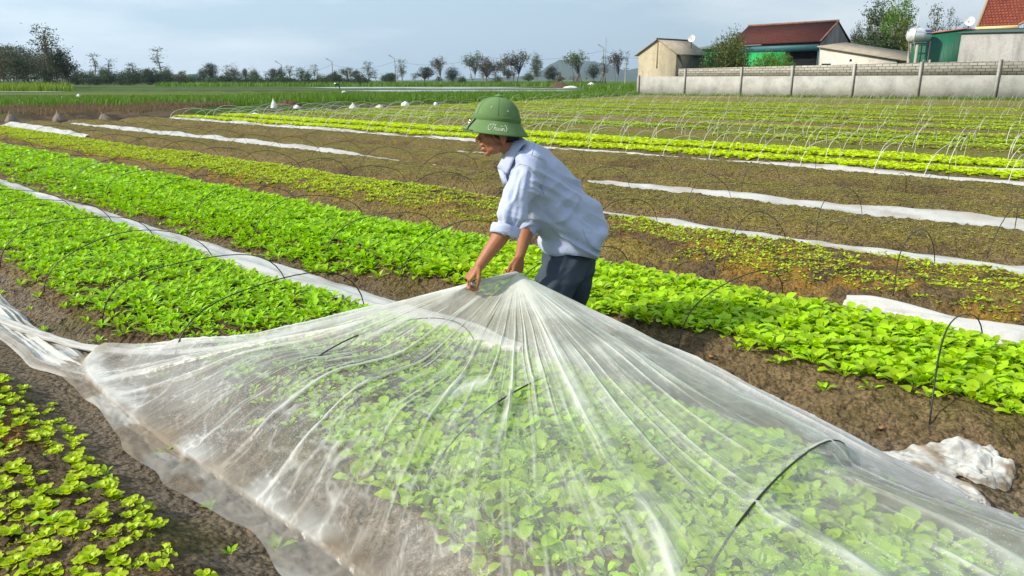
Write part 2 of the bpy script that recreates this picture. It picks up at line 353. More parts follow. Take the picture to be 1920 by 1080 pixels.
def scatter(name, kind, fine, pos, scl, matl, rs, label, cat, flat=1.0):
    V = []; F = []; n = 0; pos = np.asarray(pos); which = rs.integers(0, 10, len(pos)); rot = rs.uniform(0, 2 * pi, len(pos))
    for w in range(10):
        m = which == w
        if not m.any(): continue
        pv, pf = PROTO[(kind, fine)][w]; c = np.cos(rot[m])[:, None]; s = np.sin(rot[m])[:, None]
        v = np.stack([pv[None, :, 0] * c - pv[None, :, 1] * s, pv[None, :, 0] * s + pv[None, :, 1] * c, pv[None, :, 2] * flat + 0 * c], -1) * scl[m][:, None, None] + pos[m][:, None, :]
        F.append((pf[None] + (np.arange(m.sum()) * len(pv))[:, None, None] + n).reshape(-1, 4)); V.append(v.reshape(-1, 3)); n += v.size // 3
    me = mesh(name, np.concatenate(V), np.concatenate(F), matl, True)
    return ob(name, me, label=label, cat=cat, kind='stuff')
def infr(p, mx=60):
    x, y, d = PX(p); return (d > .3) & (x > -mx) & (x < 1920 + mx) & (y < 1080 + mx * 1.5) & (y > -50)
rs = np.random.default_rng(4)
def bedpts(v0, v1, u0, u1, dens, jit=1.0, keep=None):
    n = int((v1 - v0) * (u1 - u0) * dens); cell = 1 / sqrt(dens)
    a = np.arange(u0, u1, cell); b = np.arange(v0, v1, cell); A, B = np.meshgrid(a, b); A = A.ravel(); B = B.ravel()
    A = A + rs.uniform(-.5, .5, A.shape) * cell * jit; B = B + rs.uniform(-.5, .5, B.shape) * cell * jit
    m = np.ones(A.shape, bool) if keep is None else keep(A, B)
    A = A[m]; B = B[m]; p = W(A, B, gz(A, B) - .004)
    f = infr(p, 260); return p[f], A[f], B[f]
def k1(u, v):      # the bed in front of the farmer
    e = 1.50 + .10 * vn(u * 1.3, v * 0, 3) + .12 * rs.uniform(-1, 1, u.shape) ** 3 - .10 * ss(2.6, 1.6, u)
    return (v > e) & (v < 2.64 - .38 * ss(1.2, .3, u) + .05 * vn(u * 2, v * 0, 4)) & (rs.uniform(0, 1, u.shape) < .95 - .5 * ss(.15, .4, fbm(u * 1.5, v * 1.5, 2, 12)) * (v < 1.95))
def k2(u, v):      # the bed behind the farmer
    e = 3.46 - .28 * ss(3, 5.5, u) + .10 * vn(u * 1.1, v * 0, 5) + .13 * rs.uniform(-1, 1, u.shape) ** 3 + .10 * ss(2.2, .3, u)
    return (v > e) & (v < 4.46 + .05 * vn(u * 2, v * 0, 4))
pA, uA, vA = bedpts(1.25, 2.8, -.6, 13, 330, keep=k1)
pB, uB, vB = bedpts(2.95, 4.6, -.8, 32, 310, keep=k2)
mB = (uB < 11) | (rs.uniform(0, 1, len(uB)) < .6); pB, uB, vB = pB[mB], uB[mB], vB[mB]
k0 = lambda u, v: (v < .80 + .12 * vn(u * 2, v * 0, 6) + .10 * rs.uniform(-1, 1, u.shape) ** 3) & (fbm(u * 3.2, v * 3.2, 3, 66) > -.34) & (rs.uniform(0, 1, u.shape) < .9)
pC, uC, vC = bedpts(-.75, .95, .6, 7, 360, keep=k0)
def split(p, n):
    d = np.linalg.norm(p - np.array((0, 0, CH)), axis=1); vis = infr(p, 0); o = np.argsort(np.where(vis, d, d + 1000))[:n]
    m = np.zeros(len(p), bool); m[o] = True; return m
MESH = {(k, 2): [mesh(k + '_plant', v, f, M[mm], True) for v, f in PROTO[(k, 2)]] for k, mm in (('mustard', 'greens_light'), ('narrow', 'greens'), ('lettuce', 'lettuce'))}
def indiv(name, kind, p, s, label, cat, group, us=None, zones=None):
    base_l, base_g = label, group
    for i in range(len(p)):
        if us is not None:
            z_ = sum(us[i] > q for q in zones[0]); label = base_l + ' ' + zones[1][z_]; group = base_g + ' ' + zones[1][z_]
        o = ob(name, MESH[(kind, 2)][i % 10], label=label, cat=cat, group=group, loc=p[i], rz=float(rs.uniform(0, 6.28)), sc=float(s[i]))
allp = np.concatenate([pA, pB]); wh = np.concatenate([np.zeros(len(pA)), np.ones(len(pB))]); sel = split(allp, 300)
sA = rs.uniform(.62, 1.12, len(pA)) * (1 - .12 * (uA > 3)) * (1 - .45 * (uA > 2.4) * (uA < 4.0) * (vA < 4.3 - .62 * uA) ); sB = rs.uniform(.65, 1.2, len(pB))
iA = sel[:len(pA)]; iB = sel[len(pA):]
ZN = ((.75, 1.3, 1.85, 2.35, 2.85), ['right of the first hoop', 'just left of the first hoop', 'just right of the second hoop', 'just left of the second hoop', 'just right of the third hoop', 'left of the third hoop'])
indiv('mustard_plant', 'mustard', pA[iA], sA[iA] * .95, 'round-leaved light green mustard plant under the film', 'vegetable plant', 'mustard plants under the film', uA[iA], ZN)
indiv('mustard_plant', 'mustard', pB[iB], sB[iB], 'bright green mustard plant in the open bed behind the film', 'vegetable plant', 'mustard plants in the open bed', uB[iB], ZN)
nA = ~iA; nB = ~iB
def stuff_greens():
    V = []; F = []; n = 0; mi = []
    for p, s, kind, u, fine, mm in ((pA[nA & (uA <= 3)], sA[nA & (uA <= 3)] * .95, 'mustard', 0, 1, 0), (pA[nA & (uA > 3)], sA[nA & (uA > 3)], 'narrow', 0, 1, 1),
                       (pB[nB & (uB < 4)], sB[nB & (uB < 4)], 'mustard', 0, 1, 0), (pB[nB & (uB >= 4) & (uB < 10)], sB[nB & (uB >= 4) & (uB < 10)], 'narrow', 0, 1, 1), (pB[nB & (uB >= 10)], sB[nB & (uB >= 10)], 'mustard', 0, 0, 1)):
        which = rs.integers(0, 10, len(p)); rot = rs.uniform(0, 2 * pi, len(p))
        for w in range(10):
            m = which == w
            if not m.any(): continue
            pv, pf = PROTO[(kind, fine)][w]; c = np.cos(rot[m])[:, None]; sn = np.sin(rot[m])[:, None]
            v = np.stack([pv[None, :, 0] * c - pv[None, :, 1] * sn, pv[None, :, 0] * sn + pv[None, :, 1] * c, pv[None, :, 2] + 0 * c], -1) * s[m][:, None, None] + p[m][:, None, :]
            f = (pf[None] + (np.arange(m.sum()) * len(pv))[:, None, None] + n).reshape(-1, 4)
            F.append(f); V.append(v.reshape(-1, 3)); n += v.size // 3; mi.append(np.full(len(f), mm))
    me = mesh('mustard_crop', np.concatenate(V), np.concatenate(F), [M['greens_light'], M['greens']], True, midx=np.concatenate(mi))
    ob('mustard_crop', me, label='dense bright green mustard crop filling the two beds either side of the farmer', cat='vegetable crop', kind='stuff')
stuff_greens()
sC = rs.uniform(.45, .85, len(pC)); iC = split(pC, 300)
indiv('lettuce_plant', 'lettuce', pC[iC], sC[iC], 'small yellow-green curly lettuce in the bottom left bed', 'lettuce', 'bottom left lettuces', uC[iC], ((1.9, 2.4, 2.9, 3.4), ['near the bottom edge', 'below the black wire', 'beside the black wire', 'above the black wire', 'near the left edge']))
if (~iC).any(): scatter('lettuce_crop', 'lettuce', 1, pC[~iC], sC[~iC], M['lettuce'], rs, 'yellow-green lettuces farther along the bottom left bed', 'lettuce crop')
print('plants', len(pA), len(pB), len(pC), iC.sum())
# seedlings on the brown beds and the patchy bed
M['sprig'] = leafmat('olive_seedling_leaf', (.36, .36, .07), .3, .45, .6)
M['sprig_green'] = leafmat('yellow_green_seedling_leaf', (.42, .55, .025), .35, .35, .5)
M['sprig_orange'] = leafmat('orange_duckweed', (.42, .24, .03), .3, .4, .6)
M['bright'] = leafmat('bright_lettuce_row_leaf', (.55, .70, .010), .4, .25, .5)
c3 = V0 + 2.5 * PER
p, u, v = bedpts(c3 - .7, c3 + .7, -.5, 30, 400, keep=lambda u, v: (fbm(u * 1.2, v * 2.2, 3, 44) > -.13 - .3 * ss(5, 10, u)) & (np.abs(v - c3) < .58 + .08 * vn(u * 3, v * 0, 2)))
scatter('seedling_crop', 'sprig', 1, p, rs.uniform(.8, 1.9, len(p)) * (1 + .4 * (u > 7)), M['sprig_green'], rs, 'patchy yellow-green seedlings on the bed with orange husks', 'seedlings')
p, u, v = bedpts(c3 - .62, c3 + .62, -.5, 22, 420, keep=lambda u, v: (fbm(u * 1.1, v * 2.0, 3, 3) > -.04) & (np.abs(v - c3) < .55))
scatter('duckweed_litter', 'sprig', 0, p, rs.uniform(.6, 1.2, len(p)), M['sprig_orange'], rs, 'orange husk litter between the seedlings on the patchy bed', 'husk litter', .4)
PP = []
for k in (4, 5, 6):
    c = V0 + (k - .5) * PER
    p, u, v = bedpts(c - .72, c + .72, -1, 30, 640, keep=lambda u, v: rs.uniform(0, 1, u.shape) < .45 + .55 * ss(16, 6, u))
    PP.append(p)
p = np.concatenate(PP); scatter('seedling_cover', 'sprig', 0, p, rs.uniform(.55, 1.15, len(p)), M['sprig'], rs, 'tiny olive seedlings covering the three brown beds', 'seedlings', .6)
PP = []
for k in (7, 8):
    c = V0 + (k - .5) * PER + .1
    p, u, v = bedpts(c - .58, c + .58, -3, 30, 130, keep=lambda u, v: np.ones(u.shape, bool)); PP.append(p)
p = np.concatenate(PP); scatter('lettuce_row_crop', 'lettuce', 0, p, rs.uniform(1.3, 2.1, len(p)), M['bright'], rs, 'two vivid yellow-green lettuce rows under the first white hoops', 'lettuce crop')
PP = []; 
for k in range(9, 26):
    c = V0 + (k - .5) * PER
    p, u, v = bedpts(c - .7, c + .7, -4, 44, 55, keep=lambda u, v: (fbm(u * .2, v * .8, 3, 14) > -.25) & (u < field_end(v) - .3) & (k % 4 != 1)); PP.append(p)
p = np.concatenate(PP); scatter('low_crop', 'mustard', 0, p, rs.uniform(.9, 1.7, len(p)), leafmat('mid_green_low_leaf', (.38, .50, .022), .35, .45, .5), rs, 'low olive green crop on the far beds under white hoops', 'vegetable crop', .5)
# stray weeds and small plants in the soil
p, u, v = bedpts(-.2, 3.5, .3, 8, 5, keep=lambda u, v: np.abs(((v - V0) / PER) % 1 - .5) * PER < .93)
scatter('weed_cover', 'narrow', 1, p, rs.uniform(.3, .75, len(p)), M['greens'], rs, 'scattered small green weeds on the bare bed sides', 'weeds')
# ------------------------------------------------------------------ hoops
def hoop_mesh(hw, ht, r, seed, n=20, nn=5, lean=0.0, jit=1.0):
    rs2 = np.random.default_rng(seed); a = np.linspace(0, pi, n + 1)
    y = -np.cos(a) * hw * (1 + .12 * np.sin(a) ** 2); z = np.sin(a) ** .85 * ht
    x = lean * z + jit * (.03 * np.sin(a * 2 + rs2.uniform(0, 6)) + rs2.uniform(-.03, .03) * np.cos(a))
    z = z * (1 + jit * .05 * np.sin(a * 3 + rs2.uniform(0, 6)) * np.sin(a)) - .05
    return mesh('hoop', *tube(np.stack([x, y + jit * rs2.uniform(-.04, .04) * np.sin(a), z], -1), r, nn), None, True)
ORD = ['first', 'second', 'third', 'fourth', 'fifth', 'sixth', 'seventh', 'eighth', 'ninth', 'tenth', 'eleventh', 'twelfth', 'thirteenth', 'fourteenth', 'fifteenth', 'sixteenth', 'seventeenth', 'eighteenth', 'nineteenth', 'twentieth', 'twenty-first', 'twenty-second', 'twenty-third', 'twenty-fourth', 'twenty-fifth']
HB = [hoop_mesh(.62, .50, .0038, i, 22, 6) for i in range(6)]
for m_ in HB: m_.materials.append(M['hoop_black'])
HT = [hoop_mesh(.62, .46, .0036, i + 9, 16, 4) for i in range(6)]
for m_ in HT: m_.materials.append(M['hoop_black'])
def hoops(us, k, ms, desc, group, sc=1.0):
    c = V0 + (k - .5) * PER; i = 0
    for u in sorted(us):
        b = W(np.array(u), np.array(c), .04)
        if not infr(b, 120): continue
        ob('black_hoop', ms[(i * 5 + k) % 6], label=f'{ORD[min(i, 24)]} black wire hoop from the right {desc}', cat='hoop', group=group,
           loc=b, rz=RA - pi / 2 + (0 if sc == .74 else float(rs.uniform(-.06, .06))), sc=(1, 1, sc * (1 if sc == .74 else float(rs.uniform(.97, 1.03))))); i += 1
HOOP1 = [.75, 1.75, 2.72, 3.72, 4.62, 5.72, 6.8, 7.9, 9.0]
HC_ = [hoop_mesh(.62, .50, .0040, 3, 26, 6, jit=0)]; HC_[0].materials.append(M['hoop_black'])
hoops(HOOP1[:3], 1, HC_ * 6, 'over the half-covered foreground bed', 'black hoops over the foreground bed', .74)
hoops(HOOP1[3:], 1, HB, 'over the open part of the foreground bed', 'black hoops over the foreground bed', .84)
hoops([.7, 1.85, 3.0, 4.15, 5.1, 6.3, 7.5, 8.7, 9.9, 11.2, 12.6, 14, 15.5, 17, 18.6], 2, HB, 'over the dense green bed behind the farmer', 'black hoops over the dense green bed', .84)
hoops([.3, 1.4, 2.6, 3.9, 5.2, 6.5, 7.8, 9.1, 10.4, 11.8, 13.2, 14.6, 16.2, 18, 20], 3, HT, 'over the patchy orange bed', 'black hoops over the patchy bed')
hoops(np.arange(-.3, 25, 1.45), 4, HT, 'over the nearest brown seedling bed', 'black hoops over the brown beds')
hoops(np.arange(-.8, 27, 1.7), 5, HT, 'over the middle brown seedling bed', 'black hoops over the brown beds')
hoops(np.arange(-1.2, 27, 1.9), 6, HT, 'over the farthest brown seedling bed', 'black hoops over the brown beds')
hoops([1.6, 2.9, 4.2], 0, HB, 'over the lettuce bed at the bottom left', 'black hoops over the lettuce bed')
HW = [hoop_mesh(.74, .54, .0058, 40 + i, 14, 4, lean=.05) for i in range(6)]
for m_ in HW: m_.materials.append(M['hoop_white'])
cand = []
for k in [7, 8, 9, 10, 11, 12] + list(range(14, 37, 2)):
    c = V0 + (k - .5) * PER
    for u in np.arange(-4 + .3 * (k % 3), field_end(c) - .6, .95 if k < 12 else 1.4):
        u = u + float(rs.uniform(-.12, .12)); b = W(np.array(u), np.array(c), .02)
        if infr(b, 40): cand.append([float(np.hypot(b[0], b[1])), k, b, u])
cnt = {}
for t in sorted(cand, key=lambda t: t[3]): cnt[t[1]] = cnt.get(t[1], 0) + 1; t.append(cnt[t[1]])
cand.sort(key=lambda t: t[0])
def nth(n): return f'{n}' + ('th' if 10 < n % 100 < 14 else {1: 'st', 2: 'nd', 3: 'rd'}.get(n % 10, 'th'))
for i, (d, k, b, u_, q_) in enumerate(cand[:300]):
    ob('white_hoop', HW[i % 6], label=f'{nth(q_)} thin white hoop from the right in the {nth(k - 6)} white-hooped row from the front', cat='hoop', group='white hoops over the far crop rows',
       loc=b, rz=RA - pi / 2 + float(rs.uniform(-.1, .1)), sc=(1, 1, float(rs.uniform(.85, 1.12))))
mb = MB()
for i, (d, k, b, u_, q_) in enumerate(cand[300:]):
    me = HW[i % 6]
    if i == 0:
        co = [np.array([q.co[:] for q in m_.vertices]) for m_ in HW]; fc = [np.array([(list(q.vertices) * 2)[:4] if len(q.vertices) == 4 else (*q.vertices, q.vertices[-1]) for q in m_.polygons]) for m_ in HW]
    v = co[i % 6]; a = RA - pi / 2; mb.add(np.stack([v[:, 0] * cos(a) - v[:, 1] * sin(a), v[:, 0] * sin(a) + v[:, 1] * cos(a), v[:, 2] * float(rs.uniform(.85, 1.1))], -1) + b, fc[i % 6])
if cand[300:]: ob('white_hoops', mb.mesh('white_hoops', M['hoop_white'], True), label='distant rows of thin white hoops in front of the concrete wall', cat='hoops', kind='stuff')
print('white hoops', len(cand))
# ------------------------------------------------------------------ strips of film lying in the furrows
def strip(pts, label, seed, hh=.05, flat=False):
    """pts: (u, v, half width); a crumpled ribbon along the furrow"""
    pts = np.array(sorted(pts), float); L_ = pts[-1, 0] - pts[0, 0]; n = int(max(12, min(420, L_ / .03))); m = 15
    u = np.linspace(pts[0, 0], pts[-1, 0], n); v = np.interp(u, pts[:, 0], pts[:, 1]); w = np.interp(u, pts[:, 0], pts[:, 2])
    v = v + .05 * fbm(u * 1.3, u * 0, 3, seed); w = w * (1 + .22 * fbm(u * .9, u * 0, 2, seed + 5))
    c = np.linspace(-1, 1, m); Uu = u[:, None] + .02 * vn(u[:, None] * 9, c[None] * 3, seed); Vv = v[:, None] + w[:, None] * (c[None] + .12 * vn(u[:, None] * 7, c[None] * 4, seed + 1))
    e = 1 - c[None] ** 4
    z = gz(Uu, Vv, True) + .022 * e + e * hh * (.5 + .9 * np.abs(fbm(Uu * 1.6, Vv * 12, 2, seed + 2)) + .25 * np.abs(fbm(Uu * 4, Vv * 30, 2, seed + 7)))
    Vt = W(Uu, Vv, z).reshape(-1, 3); b = Vt.mean(0); b[2] = 0
    dn_ = .78 + .35 * fbm(Uu * 1.5, Vv * 9, 3, seed + 20) - .25 * np.abs(c[None]) ** 3; me = mesh('film_strip', Vt, grid_faces(n, m), M['film'], True, {'dens': np.clip(dn_, .1, .95).ravel(), 'mud': np.clip(.1 + .8 * fbm(Uu * 3, Vv * 9, 3, seed + 22), 0, .8).ravel()}, base=b)
    ob('film_strip', me, label=label, cat='plastic film', group='film strips lying in the furrows', loc=b)
F_ = [V0 + PER * i for i in range(9)]
strip([(14, 2.90, .16), (7, 2.88, .17), (5, 2.90, .18), (3.2, 2.95, .15), (2.6, 2.9, .05)], 'crumpled white film strip along the furrow directly behind the foreground bed, left of the farmer', 1)
strip([(1.6, 5.05, .05), (1.0, 5.04, .09), (.3, 5.04, .12), (-1, 5.04, .13)], 'crumpled white film at the right edge behind the dense green bed', 2)
strip([(21.5, 6.95, .06), (23, 6.95, .18), (26, 6.95, .26), (29, 6.95, .3)], 'pale film strip at the left edge beyond the patchy orange bed', 12)
strip([(5, 6.76, .12), (4, 6.78, .15), (2.5, 6.78, .14), (1.3, 6.80, .17), (-1, 6.82, .25)], 'thin white film strip just behind the patchy orange bed, right of the farmer', 3)
strip([(28.5, 8.7, .24), (24, 8.75, .26), (16, 8.72, .30), (12, 8.68, .25), (10, 8.62, .14), (9.4, 8.6, .04)], 'broad bright white film strip between brown beds, left of the farmer', 4, .05)
strip([(6.6, 8.72, .16), (5, 8.72, .2), (3.6, 8.70, .25), (2, 8.7, .32), (-1.5, 8.74, .34)], 'broad white film strip between brown beds, right of the farmer', 5, .05)
strip([(29, 10.4, .25), (27.5, 10.4, .2), (25.8, 10.4, .08)], 'short scrap of white film at the far left bed ends', 6)
strip([(12.2, 10.5, .12), (11.4, 10.5, .32), (10.8, 10.5, .32), (9.9, 10.5, .12)], 'short hump of white film beside the farmer face', 7, .05)
strip([(1.6, 10.5, .12), (.9, 10.52, .2), (-1.5, 10.55, .22)], 'short white film strip at the right edge between the farther brown beds', 8)
strip([(29.8, 12.55, .22), (24, 12.62, .2), (16, 12.58, .17), (9, 12.54, .16), (4.5, 12.56, .18), (1.6, 12.56, .16)], 'long narrow white film strip in front of the first vivid lettuce row', 9, .03)
strip([(3.2, 14.45, .12), (1.5, 14.5, .16), (-1, 14.5, .18)], 'narrow white film strip between the two vivid lettuce rows at right', 10, .04)
# ------------------------------------------------------------------ buildings and wall at the right (frame: a along the wall, b behind it)
WA0 = G(1283, 178); WA1 = G(1868, 188); wd_ = (WA1 - WA0)[:2]; wd_ /= np.linalg.norm(wd_); WAx = wd_; WBx = np.array((-wd_[1], wd_[0]))
WRZ = math.atan2(WAx[1], WAx[0])
def WP(px, py, b):
    r, f, d = ray(px, py); t = (b + WA0[:2] @ WBx) / (r * WBx[0] + f * WBx[1])
    q = np.array((r * t, f * t)) - WA0[:2]; return np.array((q @ WAx, b, CH - d * t))
def wob(name, me, **k):
    return ob(name, me, **k) if k.get('parent') else ob(name, me, loc=WA0, rz=WRZ, **k)
def slab(q, th, up=(0, 0, 1)):
    q = np.asarray(q, float); return np.concatenate([q, q + np.asarray(up) * th])
def tiles(name, c1, c2, cm, sx_, sz_, mortar, bumpd=.5, stain=(.3, .28, .24), axes='XZ'):
    m = mat(name, c1, .9, .15); t = m.node_tree; n = t.nodes; l = t.links; b = n['Principled BSDF']
    c = n.new('ShaderNodeTexCoord'); sp = n.new('ShaderNodeSeparateXYZ'); cb = n.new('ShaderNodeCombineXYZ')
    l.new(c.outputs['Object'], sp.inputs[0]); l.new(sp.outputs[axes[0]], cb.inputs[0]); l.new(sp.outputs[axes[1]], cb.inputs[1])
    br = n.new('ShaderNodeTexBrick'); br.inputs['Color1'].default_value = (*c1, 1); br.inputs['Color2'].default_value = (*c2, 1); br.inputs['Mortar'].default_value = (*cm, 1)
    br.inputs['Scale'].default_value = 1; br.inputs['Brick Width'].default_value = sx_; br.inputs['Row Height'].default_value = sz_; br.inputs['Mortar Size'].default_value = mortar; br.inputs['Bias'].default_value = 0
    l.new(cb.outputs[0], br.inputs[0])
    x = n.new('ShaderNodeTexNoise'); x.inputs['Scale'].default_value = .9; x.inputs['Detail'].default_value = 7; x.inputs['Roughness'].default_value = .7; l.new(c.outputs['Object'], x.inputs['Vector'])
    mr = n.new('ShaderNodeMapRange'); mr.inputs[1].default_value = .42; mr.inputs[2].default_value = .68; mr.inputs[4].default_value = .75; l.new(x.outputs[0], mr.inputs[0])
    mx = n.new('ShaderNodeMixRGB'); mx.inputs[2].default_value = (*stain, 1); l.new(mr.outputs[0], mx.inputs[0]); l.new(br.outputs[0], mx.inputs[1]); l.new(mx.outputs[0], b.inputs['Base Color'])
    bp = n.new('ShaderNodeBump'); bp.inputs['Strength'].default_value = bumpd; bp.inputs['Distance'].default_value = .03; bp.invert = True; l.new(br.outputs['Fac'], bp.inputs['Height']); l.new(bp.outputs[0], b.inputs['Normal'])
    return m
M['plaster'] = mat('weathered_white_plaster', (.40, .40, .375), .9, .15, noise=[(.9, (.24, .24, .22), .42, .68, .85), ((1.5, 1.5, .35), (.33, .33, .30), .5, .75, .7), (9, .7, .45, .65, .5)], bump=[(12, .4, .02)])
M['block'] = tiles('grey_concrete_blocks', (.40, .385, .34), (.27, .26, .23), (.09, .085, .075), .60, .235, .03)
M['cream'] = mat('stained_cream_render', (.52, .46, .34), .9, .15, noise=[((2.5, 2.5, .5), (.36, .31, .22), .4, .68, .75), (3, .75, .45, .65, .5)], bump=[(20, .3, .01)])
M['darkren'] = mat('dark_cap_and_shaded_render', (.10, .10, .09), .9, .15, noise=[(1.5, (.20, .19, .17), .5, .7, .6)])  # dark tone: the house side's shade put into colour, also the ridge cap
M['greyren'] = mat('grey_cement_render', (.34, .34, .33), .9, .15, noise=[((1.2, 1.2, .25), (.16, .16, .155), .42, .66, .85), (6, .7, .45, .65, .5)], bump=[(15, .3, .01)])
M['darkcol'] = mat('dark_concrete', (.07, .068, .06), .9, .15)
M['cement'] = mat('cement_sheet_roof', (.30, .26, .20), .85, .2, noise=[(1.5, (.45, .42, .36), .48, .7, .8), (8, .7, .45, .65, .5)], bump=[((0.5, 22, .5), .6, .06)])
M['redtile'] = tiles('old_dark_red_roof_tiles', (.12, .030, .024), (.08, .022, .018), (.035, .014, .012), .24, .16, .02, .9, (.07, .03, .025))
M['redtile2'] = tiles('bright_red_roof_tiles', (.27, .06, .035), (.17, .04, .028), (.05, .018, .012), .26, .24, .03, .9, (.16, .05, .03))
M['teal'] = mat('blue_green_sheet_metal', (.035, .13, .155), .5, .4, bump=[((26, .2, .2), .8, .05)])
M['greensheet'] = mat('bright_green_tarpaulin', (.01, .34, .09), .6, .3, noise=[(2, .6, .45, .65, .6)])
M['dkgreen'] = mat('dark_green_corrugated_sheet', (.004, .105, .06), .5, .4, bump=[((30, .2, .2), .9, .05)])
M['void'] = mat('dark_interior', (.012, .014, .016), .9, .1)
M['yellowfascia'] = mat('cream_painted_fascia', (.62, .48, .22), .7)
M['steel'] = mat('stainless_steel', (.78, .79, .80), .42, .5, .55)
M['rail'] = mat('dark_steel_rail', (.03, .035, .04), .5, .4)
M['conc'] = mat('pale_concrete_post', (.42, .40, .34), .9, .15, noise=[(6, .7, .45, .65, .5)])
# long wall
pils = [1197, 1283, 1388, 1483, 1598, 1722, 1868]
def atb(px, b=0.0): return WP(px, 160, b)[0]
aL = atb(1194); aR = atb(1868) + 9; zt = lambda a: 2.62 + .012 * (a - 0) + 0 * a
zb = 1.86
wall = ob('concrete_wall', None, label='long grey concrete block wall closing the field at the right', cat='wall', loc=WA0, rz=WRZ)
m_ = MB(); m_.hexa([(aL, 0, -.2), (aR, 0, -.2), (aR, .16, -.2), (aL, .16, -.2), (aL, 0, zb), (aR, 0, zb), (aR, .16, zb), (aL, .16, zb)]); wob('plaster_panel', m_.mesh('plaster_panel', M['plaster']), parent=wall)
a_ = atb(1270); m_ = MB(); m_.hexa([(a_, .01, zb), (aR, .01, zb), (aR, .15, zb), (a_, .15, zb), (a_, .01, 2.64), (aR, .01, 3.0), (aR, .15, 3.0), (a_, .15, 2.64)]); wob('block_course', m_.mesh('block_course', M['block']), parent=wall)
for i, px in enumerate(pils + [0]):
    a = atb(px) if px else atb(1868) + 6.2
    top = 2.0 if i == 0 else 2.63 + .013 * a
    m_ = MB(); m_.box((a, -.04, top / 2 - .1), (.09, .035, top / 2 + .1)); wob('pilaster', m_.mesh('pilaster', M['plaster'], base=None), parent=wall)
    m_ = MB(); m_.box((a + .135, -.016, top / 2 - .1), (.05, .03, top / 2 + .1)); wob('dark_strip', m_.mesh('dark_strip', M['darkcol']), parent=wall)  # thin dark strip along the right of each pilaster
# small cream house with cement sheet roof
h = ob('small_house', None, label='small cream gabled shed with grey sheet roof at the wall end', cat='house', loc=WA0, rz=WRZ)
a0 = WP(1197, 120, .2)[0]; a1 = WP(1267, 120, .2)[0]; ap = WP(1235, 72, .2); el = WP(1197, 101, .2)[2]; er = WP(1267, 99, .2)[2]; D = 5.2; am = ap[0]; az_ = ap[2] - .12
gq = np.array([(a0, 0, zb), (a1, 0, zb), (a1, 0, er), (am, 0, az_), (a0, 0, el)]); g1 = gq + (0, .2, 0); g2 = gq + (0, .2 + D, 0)
me = mesh('gable_wall', np.concatenate([g1, g1 + (0, .18, 0)]), [np.array([(0, 1, 2, 3, 4), (9, 8, 7, 6, 5)]), np.array([(0, 4, 9, 5), (1, 6, 7, 2)])], M['cream']); wob('gable_wall', me, parent=h)
m_ = MB(); m_.hexa([(a1 - .16, .38, 0), (a1 - .002, .38, 0), (a1 - .002, .2 + D, 0), (a1 - .16, .2 + D, 0), (a1 - .16, .38, er), (a1 - .002, .38, er), (a1 - .002, .2 + D, er), (a1 - .16, .2 + D, er)]); wob('side_wall', m_.mesh('side_wall', M['darkren']), parent=h)  # cream wall turned from the sun, its shade painted into the colour
me = mesh('back_wall', np.concatenate([g2 - (0, .16, 0), g2]), [np.array([(0, 1, 2, 3, 4), (9, 8, 7, 6, 5)]), np.array([(0, 4, 9, 5), (1, 6, 7, 2)])], M['cream']); wob('back_wall', me, parent=h)
m_ = MB()
def roofslab(p, q, b0, b1, th=.07): return np.array([(p[0], b0, p[1]), (q[0], b0, q[1]), (q[0], b1, q[1]), (p[0], b1, p[1]), (p[0], b0, p[1] + th), (q[0], b0, q[1] + th), (q[0], b1, q[1] + th), (p[0], b1, p[1] + th)])
sr = (er - az_) / (a1 - am); sl = (az_ - el) / (am - a0)
m_.hexa(roofslab((am, az_), (a1 + .35, az_ + sr * (a1 + .35 - am)), -.05, .5 + D)); m_.hexa(roofslab((a0 - .45, az_ - sl * (am - a0 + .45)), (am - .01, az_), -.05, .5 + D))
rf = wob('roof', m_.mesh('roof', M['cement']), parent=h)
m_ = MB(); m_.tube([(am, -.12, az_ + .09), (am, .55 + D, az_ + .09)], .09, 6); wob('ridge_cap', m_.mesh('ridge_cap', M['darkren']), parent=rf)
m_ = MB(); m_.box((am - .05, .185, (zb + az_) / 2 + .3), (.07, .012, (az_ - zb) / 2 - .55)); wob('rust_streak', m_.mesh('rust_streak', mat('brown_stain', (.20, .15, .09), .9)), parent=h)
# barn with red tiles
bn = ob('tiled_barn', None, label='large shed with dark red tiled roof and blue-green front', cat='barn', loc=WA0, rz=WRZ)
b0 = 9.0; b1 = 15.5; bm = 12.2
E1 = WP(1392, 84, b0); E2 = WP(1541, 79, b0); R1 = WP(1406, 51, bm); R2 = WP(1571, 42, bm); ez = (E1[2] + E2[2]) / 2; rz_ = (R1[2] + R2[2]) / 2
aE1 = min(E1[0], R1[0] - 1); aE2 = E2[0]
def q4(b, z, x0, x1): return [(x0, b, z), (x1, b, z)]
x0, x1 = R1[0] - .2, max(R2[0], aE2)
m_ = MB(); th = .14
m_.hexa(slab([(x0, b0 - .35, ez - .05), (x1, b0 - .35, ez - .05), (x1, bm, rz_), (x0, bm, rz_)], th)); m_.hexa(slab([(x0, bm + .004, rz_), (x1, bm + .004, rz_), (x1, b1 + .35, ez - .05), (x0, b1 + .35, ez - .05)], th))
rf = wob('roof', m_.mesh('roof', M['redtile']), parent=bn)
m_ = MB(); m_.tube([(x0, bm, rz_ + .16), (x1, bm, rz_ + .16)], .13, 6); m_.tube([(x1, b0 - .3, ez + .06), (x1, bm, rz_ + .14)], .1, 5); wob('ridge_tiles', m_.mesh('ridge_tiles', mat('lichened_ridge_tile', (.24, .13, .10), .9, noise=[(5, .5, .4, .6, .8)])), parent=rf)
gy = x1 - .22
gab = np.array([(gy, b0, 0), (gy, b1, 0), (gy, b1, ez - .08), (gy, bm, rz_ - .03), (gy, b0, ez - .08)])
